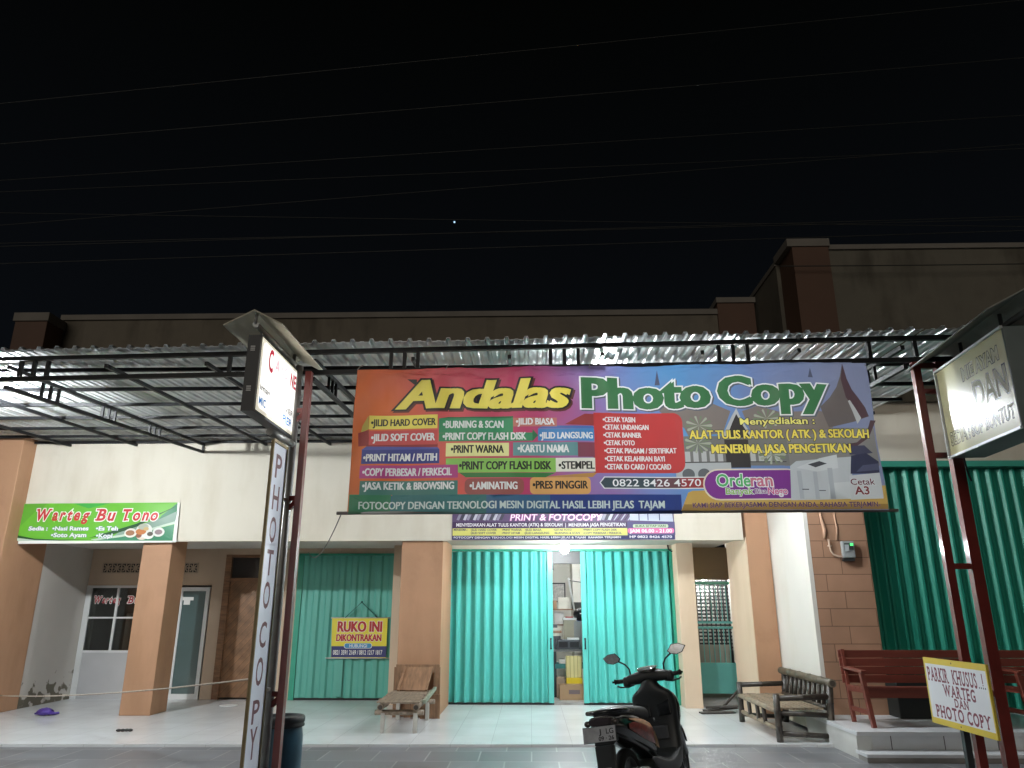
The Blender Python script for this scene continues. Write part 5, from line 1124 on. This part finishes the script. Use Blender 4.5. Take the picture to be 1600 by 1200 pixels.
for x in (-0.88, 0.62):
    g = MB(); g.box(x - 0.02, x + 0.02, -0.14, 0.14, 0.0, 1.545); g.build("upright", oldwood, bs_)
# papers on the wall inside, and a ladder
pw = thing("wall_notice", "framed notice on the shop wall seen through the gap", "notice", (0.62, 17.94, 1.95))
g = MB(); g.box(-0.20, 0.20, 0.0, 0.03, -0.22, 0.22); g.build("frame", dk, pw)
g = MB(); g.box(-0.17, 0.17, -0.006, -0.001, -0.19, 0.19); g.build("sheet", M("notice_paper", (0.55, 0.53, 0.5), 0.6, var=0.3, scale=20), pw)
ld = thing("step_ladder", "thin white pole leaning inside the shop", "pole", (0.93, 15.4, 0.84))
g = MB(); g.tube([(-0.02, 0, 0.5), (-0.16, 0.05, 1.35)], 0.018); g.build("pole", white_plastic, ld)
g = MB(); g.tube([(-0.16, 0.045, 1.3), (0.35, 0.06, 1.22)], 0.008); g.build("cross_wire", dk, ld)
hm = thing("helmet", "black helmet lying on the machine at the right edge of the gap", "helmet", (0.98, 15.2, 1.42))
g = MB(); g.ball((0, 0, 0.06), 0.14, (1, 1.1, 0.9)); g.build("shell", M("helmet_black", (0.01, 0.01, 0.012), 0.2), hm)
g = MB(); g.box(-0.14, 0.14, -0.12, 0.12, -0.57, -0.07); g.build("stand", M("grey_stand", (0.2, 0.2, 0.2), 0.6), hm)
# ------------------------------------------------------------------ parked scooter, rear towards the viewer
sblk = M("gloss_black_scooter_plastic", (0.007, 0.008, 0.009), 0.22, var=0.2, scale=4, coat=0.5)
smat = M("matt_black_scooter_plastic", (0.011, 0.013, 0.014), 0.5, var=0.2, scale=6, bump=0.05, bscale=120)
sgry = M("dark_grey_scooter_plastic", (0.040, 0.042, 0.046), 0.45, var=0.15, scale=5)
seatm = M("black_seat_vinyl", (0.016, 0.017, 0.020), 0.5, var=0.2, scale=8, bump=0.06, bscale=90)
rubber = M("tyre_rubber", (0.012, 0.012, 0.012), 0.8, var=0.2, scale=20)
chrome = M("scooter_alloy", (0.42, 0.43, 0.44), 0.3, metal=0.9, var=0.15)
def sup(c, hy, hz, e=2.4, nseg=20, axis='x', off=(0, 0)):
    """superellipse ring; axis = direction the loft runs along"""
    out = []
    for k in range(nseg):
        a = 2 * math.pi * k / nseg; ca, sa = math.cos(a), math.sin(a)
        u = hy * math.copysign(abs(ca) ** (2 / e), ca); w = hz * math.copysign(abs(sa) ** (2 / e), sa)
        if axis == 'x': out.append((c[0], c[1] + u, c[2] + w))
        elif axis == 'y': out.append((c[0] + u, c[1], c[2] + w))
        else: out.append((c[0] + u, c[1] + w, c[2]))
    return out
sc = thing("scooter", "black scooter with red and orange graphics parked tail towards the viewer", "motor scooter", (1.12, 7.22, -0.03))
sc.rotation_euler = (R(-10), 0, R(90.0 - 27.0))     # leaning on its side stand
sc.rotation_mode = 'XYZ'
sc.scale = (1.0, 1.0, 1.0)
BODY = [(-1.02, .745, .070, .045), (-0.97, .742, .110, .075), (-0.82, .715, .145, .108), (-0.62, .672, .160, .130), (-0.42, .622, .162, .148), (-0.25, .572, .150, .160), (-0.12, .52, .12, .165), (-0.02, .45, .105, .15)]
def body_pt(x, a, k=1.0):
    for i in range(len(BODY) - 1):
        if BODY[i][0] <= x <= BODY[i+1][0]:
            t = (x - BODY[i][0]) / (BODY[i+1][0] - BODY[i][0]); z, hy, hz = [BODY[i][j] + (BODY[i+1][j] - BODY[i][j]) * t for j in (1, 2, 3)]
            ca, sa = math.cos(a), math.sin(a); e = 2.4
            return Vector((x, k * hy * math.copysign(abs(ca) ** (2/e), ca), z + k * hz * math.copysign(abs(sa) ** (2/e), sa)))
g = MB(); g.loft([sup((x, 0, z), hy, hz) for x, z, hy, hz in BODY]); g.build("body", sblk, sc, sub=1)
# graphics on the right-hand cowl
def decal(name, m, x0, x1, a0, a1, taper, k=1.035, yo=0.0):
    g = MB(); rows = []
    for i in range(13):
        t = i / 12; x = x0 + (x1 - x0) * t; w = 1 - taper * abs(2 * t - 1) ** 2
        am = (a0 + a1) / 2; hw = (a1 - a0) / 2 * w
        rows.append([g.bm.verts.new(body_pt(x, am + hw * s, k)) for s in (-1, -.5, 0, .5, 1)])
    for i in range(12):
        for j in range(4): f = g.bm.faces.new((rows[i][j], rows[i][j+1], rows[i+1][j+1], rows[i+1][j])); f.smooth = True
    o = g.build(name, m, sc); return o
decal("side_graphic", M("dark_red_graphic", (0.24, 0.03, 0.025), 0.3, var=0.5, scale=9, stretch=(2, 1, 5)), -0.78, -0.06, R(160), R(205), 0.7)
decal("side_graphic", M("orange_graphic", (0.45, 0.19, 0.07), 0.3, var=0.45, scale=8, stretch=(1, 1, 6)), -0.74, -0.07, R(150), R(168), 0.75, 1.042)
decal("side_graphic", M("pale_orange_graphic", (0.40, 0.22, 0.10), 0.3, var=0.4, scale=12), -0.24, -0.05, R(168), R(196), 0.5, 1.046)
decal("side_graphic", M("yellow_graphic", (0.62, 0.40, 0.05), 0.3, var=0.2), -0.165, -0.135, R(166), R(200), 0.1, 1.055)
decal("side_graphic", M("grey_graphic", (0.22, 0.21, 0.20), 0.3, var=0.4, scale=12), -0.86, -0.50, R(140), R(152), 0.7, 1.04)
# seat
g = MB(); g.loft([sup((x, 0, z), hy, hz, 2.8) for x, z, hy, hz in ((-.97, .815, .06, .018), (-.90, .825, .11, .035), (-.72, .820, .135, .045), (-.52, .790, .138, .050), (-.34, .765, .135, .055), (-.16, .745, .112, .055), (-.04, .715, .075, .05), (0.0, .695, .05, .035))])
g.build("seat", seatm, sc, sub=1)
g = MB(); g.tube([(-.62, -.150, .80), (-.80, -.155, .825), (-.95, -.12, .84), (-1.00, 0, .845), (-.95, .12, .84), (-.80, .155, .825), (-.62, .150, .80)], 0.017, 10); g.build("grab_rail", sblk, sc)
g = MB(); g.loft([sup((x, 0, z), hy, hz, 3) for x, z, hy, hz in ((-1.03, .775, .085, .025), (-0.99, .775, .105, .038), (-.90, .765, .11, .045))]); g.build("tail_light", M("smoked_tail_lens", (0.045, 0.035, 0.04), 0.15, coat=0.8), sc)
for s in (-1, 1):
    g = MB(); g.ball((-0.985, s * 0.118, 0.765), 0.030, (0.7, 1, 0.8)); g.build("turn_signal", M("smoked_signal_lens", (0.05, 0.04, 0.035), 0.15, coat=0.8), sc)
# rear mudguard and number plate
g = MB(); g.hexa([(-1.00, -.085, .60), (-.90, -.09, .62), (-.90, .09, .62), (-1.00, .085, .60), (-.98, -.08, .70), (-.86, -.09, .70), (-.86, .09, .70), (-.98, .08, .70)])
g.hexa([(-1.06, -.075, .27), (-1.04, -.075, .27), (-1.04, .075, .27), (-1.06, .075, .27), (-1.00, -.085, .60), (-.97, -.085, .60), (-.97, .085, .60), (-1.00, .085, .60)])
g.build("mudguard", smat, sc, bevel=0.008)
g = MB(); g.box(-1.07, -1.05, -.05, .05, .38, .45); g.build("reflector_label", M("pale_mud_label", (0.30, 0.31, 0.32), 0.4, var=0.3, scale=30), sc)
ns_ = Sign(); NP = M("grey_number_plate", (0.36, 0.36, 0.37), 0.28, var=0.22, scale=14, coat=0.5); NK = M("black_plate_digits", (0.02, 0.02, 0.02), 0.4)
ns_.rect(-.138, -.055, .138, .055, NP, 0); ns_.text("J", -0.005, 0.0, 0.016, 0.036, NK, 2, bold=0.02); ns_.text("LG", .058, 0.0, .122, 0.036, NK, 2, bold=0.02); ns_.text("09 · 26", -.01, -.045, .122, -.017, NK, 2, bold=0.03)
np_ = ns_.build("number_plate", sc, step=0.001, loc=(-1.06, 0.0, 0.69), rz=R(-90))
np_.rotation_euler = (R(-12), 0, R(-90))
g = MB(); g.box(-.141, .141, 0.002, 0.012, -.058, .058); o = g.build("plate_backing", smat, np_)
# wheels
def wheel(x, steer, rim_m, w):
    m = Matrix.Translation((x, 0, 0.265)) @ Matrix.Rotation(R(steer), 4, 'Z')
    g = MB(); rings = []
    for k in range(40):
        a = 2 * math.pi * k / 40; rings.append([(math.cos(a) * (0.222 + 0.043 * math.cos(b)), w * math.sin(b), math.sin(a) * (0.222 + 0.043 * math.cos(b))) for b in [2 * math.pi * q / 12 for q in range(12)]])
    g.loft(rings + [rings[0]], caps=False); g.xf(m); wh = g.build("wheel", rubber, sc)
    g = MB(); rings = []
    for k in range(36):
        a = 2 * math.pi * k / 36; rings.append([(math.cos(a) * r, yy, math.sin(a) * r) for r, yy in ((0.178, -.03), (0.200, -.032), (0.200, .032), (0.178, .03))])
    g.loft(rings + [rings[0]], caps=False)
    for k in range(5):
        a = 2 * math.pi * k / 5; g.bar((0, 0, 0), (math.cos(a) * .185, 0, math.sin(a) * .185), 0.03, 0.035, up=(0, 1, 0))
    g.tube([(0, -.055, 0), (0, .055, 0)], 0.04, 14); g.xf(m); g.build("rim", rim_m, wh)
    return wh
SX, STEER = 0.40, 7.0
wheel(-0.62, 0, sgry, 0.045)
wheel(0.80, STEER, sgry, 0.045)
# engine, muffler, shock, stand
g = MB(); g.loft([sup((x, y, z), hy, hz, 3) for x, y, z, hy, hz in ((-.70, .06, .27, .05, .06), (-.5, .05, .29, .08, .09), (-.2, .02, .29, .10, .09), (-.02, 0, .30, .09, .08))]); g.build("engine", smat, sc)
g = MB(); g.loft([sup((x, -.155, z), hy, hz, 3.2) for x, z, hy, hz in ((-.98, .36, .03, .032), (-.95, .36, .058, .065), (-.70, .32, .062, .072), (-.48, .28, .05, .055), (-.40, .265, .025, .028))]); g.build("muffler", smat, sc, sub=1)
g = MB(); g.loft([sup((x, -.222, z), hy, hz, 3.2) for x, z, hy, hz in ((-.95, .365, .008, .035), (-.90, .36, .014, .055), (-.72, .33, .014, .058), (-.58, .305, .008, .03))]); g.build("muffler_guard", M("brushed_muffler_guard", (0.26, 0.27, 0.27), 0.35, metal=0.7, var=0.3, scale=14), sc)
g = MB(); g.tube([(-.76, .13, .34), (-.72, .13, .62)], 0.03, 12); g.build("shock_absorber", chrome, sc)
g = MB(); g.tube([(-.05, .13, .24), (-.12, .30, -0.035)], 0.014, 8); g.build("side_stand", smat, sc)
# floorboard with lower cowl
g = MB(); g.loft([sup((x, 0, z), hy, hz, 4) for x, z, hy, hz in ((-.12, .33, .12, .09), (0.0, .295, .16, .05), (.15, .285, .17, .045), (.30, .30, .17, .055), (.40, .36, .16, .10))]); g.build("floorboard", smat, sc, sub=1)
g = MB(); g.loft([sup((x, -.16 , z), hy, hz, 2.6) for x, z, hy, hz in ((-.42, .40, .012, .03), (-.25, .345, .018, .045), (0.0, .27, .02, .05), (.22, .265, .02, .055), (.38, .33, .018, .06), (.46, .43, .010, .04))]); g.build("lower_cowl", sgry, sc, sub=1)
g = MB(); g.loft([sup((x, .16 , z), hy, hz, 2.6) for x, z, hy, hz in ((-.42, .40, .012, .03), (-.25, .345, .018, .045), (0.0, .27, .02, .05), (.22, .265, .02, .055), (.38, .33, .018, .06), (.46, .43, .010, .04))]); g.build("lower_cowl", sgry, sc, sub=1)
# inner leg shield (seen from the seat) and front apron
SH = [(.30, .36, .05, .160, 4), (.38, .385, .06, .175, 4), (.50, .405, .06, .180, 3.6), (.62, .405, .065, .190, 3.4), (.74, .390, .07, .215, 3.2), (.83, .370, .07, .212, 3.4), (.875, .35, .065, .185, 3.0), (.91, .345, .06, .11, 2.6), (.96, .345, .06, .075, 2.4), (1.0, .35, .055, .07, 2.2)]
g = MB(); g.loft([sup((x, 0, z), hx, hy, e, 24, 'z') for z, x, hx, hy, e in SH]); g.build("leg_shield", smat, sc, sub=1)
AP = [(.40, .47, .06, .10), (.50, .50, .08, .15), (.62, .51, .09, .19), (.74, .49, .10, .212), (.84, .455, .09, .19), (.90, .42, .06, .12)]
g = MB(); g.loft([sup((x, 0, z), hx, hy, 2.6, 24, 'z') for z, x, hx, hy in AP]); g.build("front_apron", sblk, sc, sub=1)
g = MB(); g.box(.315, .34, .03, .17, .66, .80); g.box(.315, .34, -.17, -.03, .66, .80); g.build("glove_pocket", sblk, sc, bevel=0.012)
g = MB(); g.box(.325, .345, -.10, .10, .46, .58); g.build("shield_panel", sgry, sc, bevel=0.01)
g = MB(); g.ball((.318, -.075, .845), 0.022, (.5, 1, 1)); g.build("ignition_lock", chrome, sc)
g = MB(); g.tube([(.318, 0, .62), (.29, 0, .63), (.28, 0, .655)], 0.008, 8); g.build("bag_hook", chrome, sc)
# front fender and fork turn with the bars
STM = Matrix.Translation((SX, 0, 0)) @ Matrix.Rotation(R(STEER), 4, 'Z') @ Matrix.Translation((-SX, 0, 0))
wf = Matrix.Translation((0.80, 0, 0.265)) @ Matrix.Rotation(R(STEER), 4, 'Z')
g = MB(); rows = []
for k in range(15):
    a = R(18 + k * 10.5); rr_ = 0.298
    rows.append([(math.cos(a) * (rr_ - (0.03 if abs(s) > 0.8 else 0)), s * 0.062, math.sin(a) * (rr_ - (0.03 if abs(s) > 0.8 else 0))) for s in (-1, -.6, 0, .6, 1)] + [(math.cos(a) * (rr_ - 0.012 - (0.03 if abs(s) > 0.8 else 0)), s * 0.056, math.sin(a) * (rr_ - 0.012 - (0.03 if abs(s) > 0.8 else 0))) for s in (1, .6, 0, -.6, -1)])
g.loft(rows); g.xf(wf); g.build("front_fender", sblk, sc)
g = MB()
for s in (-1, 1): g.tube([(0, s * .075, 0), (-.10, s * .065, .36)], 0.022, 10)
g.xf(wf); g.build("fork", chrome, sc)
# handlebar cowl, grips, levers, mirrors
def hb(g, name, m, parent=None, sub=0, bevel=0): g.xf(STM); return g.build(name, m, parent or sc, sub=sub, bevel=bevel)
HZ = 1.005
g = MB(); g.loft([sup((x, y, z), hx, hz, 2.6, 18, 'y') for y, x, z, hx, hz in ((-.235, .325, HZ - .005, .028, .030), (-.19, .335, HZ, .045, .048), (-.11, .365, HZ + .005, .075, .055), (-.04, .395, HZ + .022, .10, .065), (.04, .395, HZ + .022, .10, .065), (.11, .365, HZ + .005, .075, .055), (.19, .335, HZ, .045, .048), (.235, .325, HZ - .005, .028, .030))])
hb(g, "handlebar_cowl", smat, sub=1)
g = MB(); g.loft([sup((x, 0, z), hy, hz, 2.6) for x, z, hy, hz in ((.27, HZ + .055, .05, .012), (.31, HZ + .075, .095, .016), (.38, HZ + .095, .105, .016), (.47, HZ + .085, .07, .014), (.50, HZ + .07, .03, .01))]); hb(g, "instrument_panel", M("glossy_instrument_lens", (0.02, 0.021, 0.023), 0.08, coat=1.0), sub=1)
g = MB(); g.loft([sup((x, 0, z), hy, hz, 2.4) for x, z, hy, hz in ((.47, HZ + .03, .10, .05), (.51, HZ + .025, .085, .042), (.53, HZ + .02, .04, .02))]); hb(g, "headlight", M("clear_headlight", (0.35, 0.36, 0.38), 0.1, coat=1.0), sub=1)
for s in (-1, 1):
    g = MB(); g.tube([(.325, s * .225, HZ), (.295, s * .31, HZ + .005)], [0.020, 0.019], 12); g.tube([(.295, s * .31, HZ + .005), (.290, s * .325, HZ + .006)], 0.024, 12); g.tube([(.290, s * .325, HZ + .006), (.285, s * .345, HZ + .006)], 0.010, 8); hb(g, "grip", rubber)
    g = MB(); g.loft([sup((.33, s * y, HZ - .01), hx, hz, 3, 14, 'y') for y, hx, hz in ((.185, .035, .045), (.225, .038, .048), (.245, .03, .036))]); hb(g, "switch_block", smat)
    g = MB(); g.tube([(.36, s * .15, HZ - .045), (.375, s * .22, HZ - .06), (.345, s * .29, HZ - .05), (.335, s * .315, HZ - .035)], [.008, .009, .008, .009], 8); hb(g, "brake_lever", sgry)
    # mirror: angular seven-sided head on a bent stem
    mc = Vector((.34, s * .320, HZ + .215))
    st = MB(); st.tube([(.345, s * .165, HZ + .03), (.345, s * .17, HZ + .10), (.345, s * .20, HZ + .145), (.35, s * .265, HZ + .185)], 0.0085, 8)
    mo = hb(st, "mirror", smat)
    out = [(-.085, -.022), (-.045, .042), (.030, .052), (.095, .030), (.060, -.030), (.005, -.052), (-.060, -.045)]
    tilt = R(22) ; yaw = R(-6 * s)
    rm = Matrix.Translation(mc) @ Matrix.Rotation(yaw, 4, 'Z') @ Matrix.Rotation(R((8, -8)[0] if s < 0 else (8, -8)[1]), 4, 'X')
    hd = MB(); rings = []
    for dx, k in ((0.0, 0.94), (0.006, 1.0), (0.020, 0.96), (0.036, 0.6), (0.042, 0.2)):
        rings.append([rm @ Vector((dx, s * u * k, w * k)) for u, w in out])
    hd.loft(rings); hb(hd, "mirror_shell", sblk, mo)
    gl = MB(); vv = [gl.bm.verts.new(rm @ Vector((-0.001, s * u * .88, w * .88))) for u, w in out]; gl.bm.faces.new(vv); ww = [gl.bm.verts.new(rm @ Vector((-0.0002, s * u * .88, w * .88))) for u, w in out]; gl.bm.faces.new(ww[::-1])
    hb(gl, "mirror_glass", M("mirror_glass", (0.45, 0.46, 0.48), 0.08, metal=0.4, var=0.15, scale=40), mo)  # pale tint stands in for a bright reflection in the glass
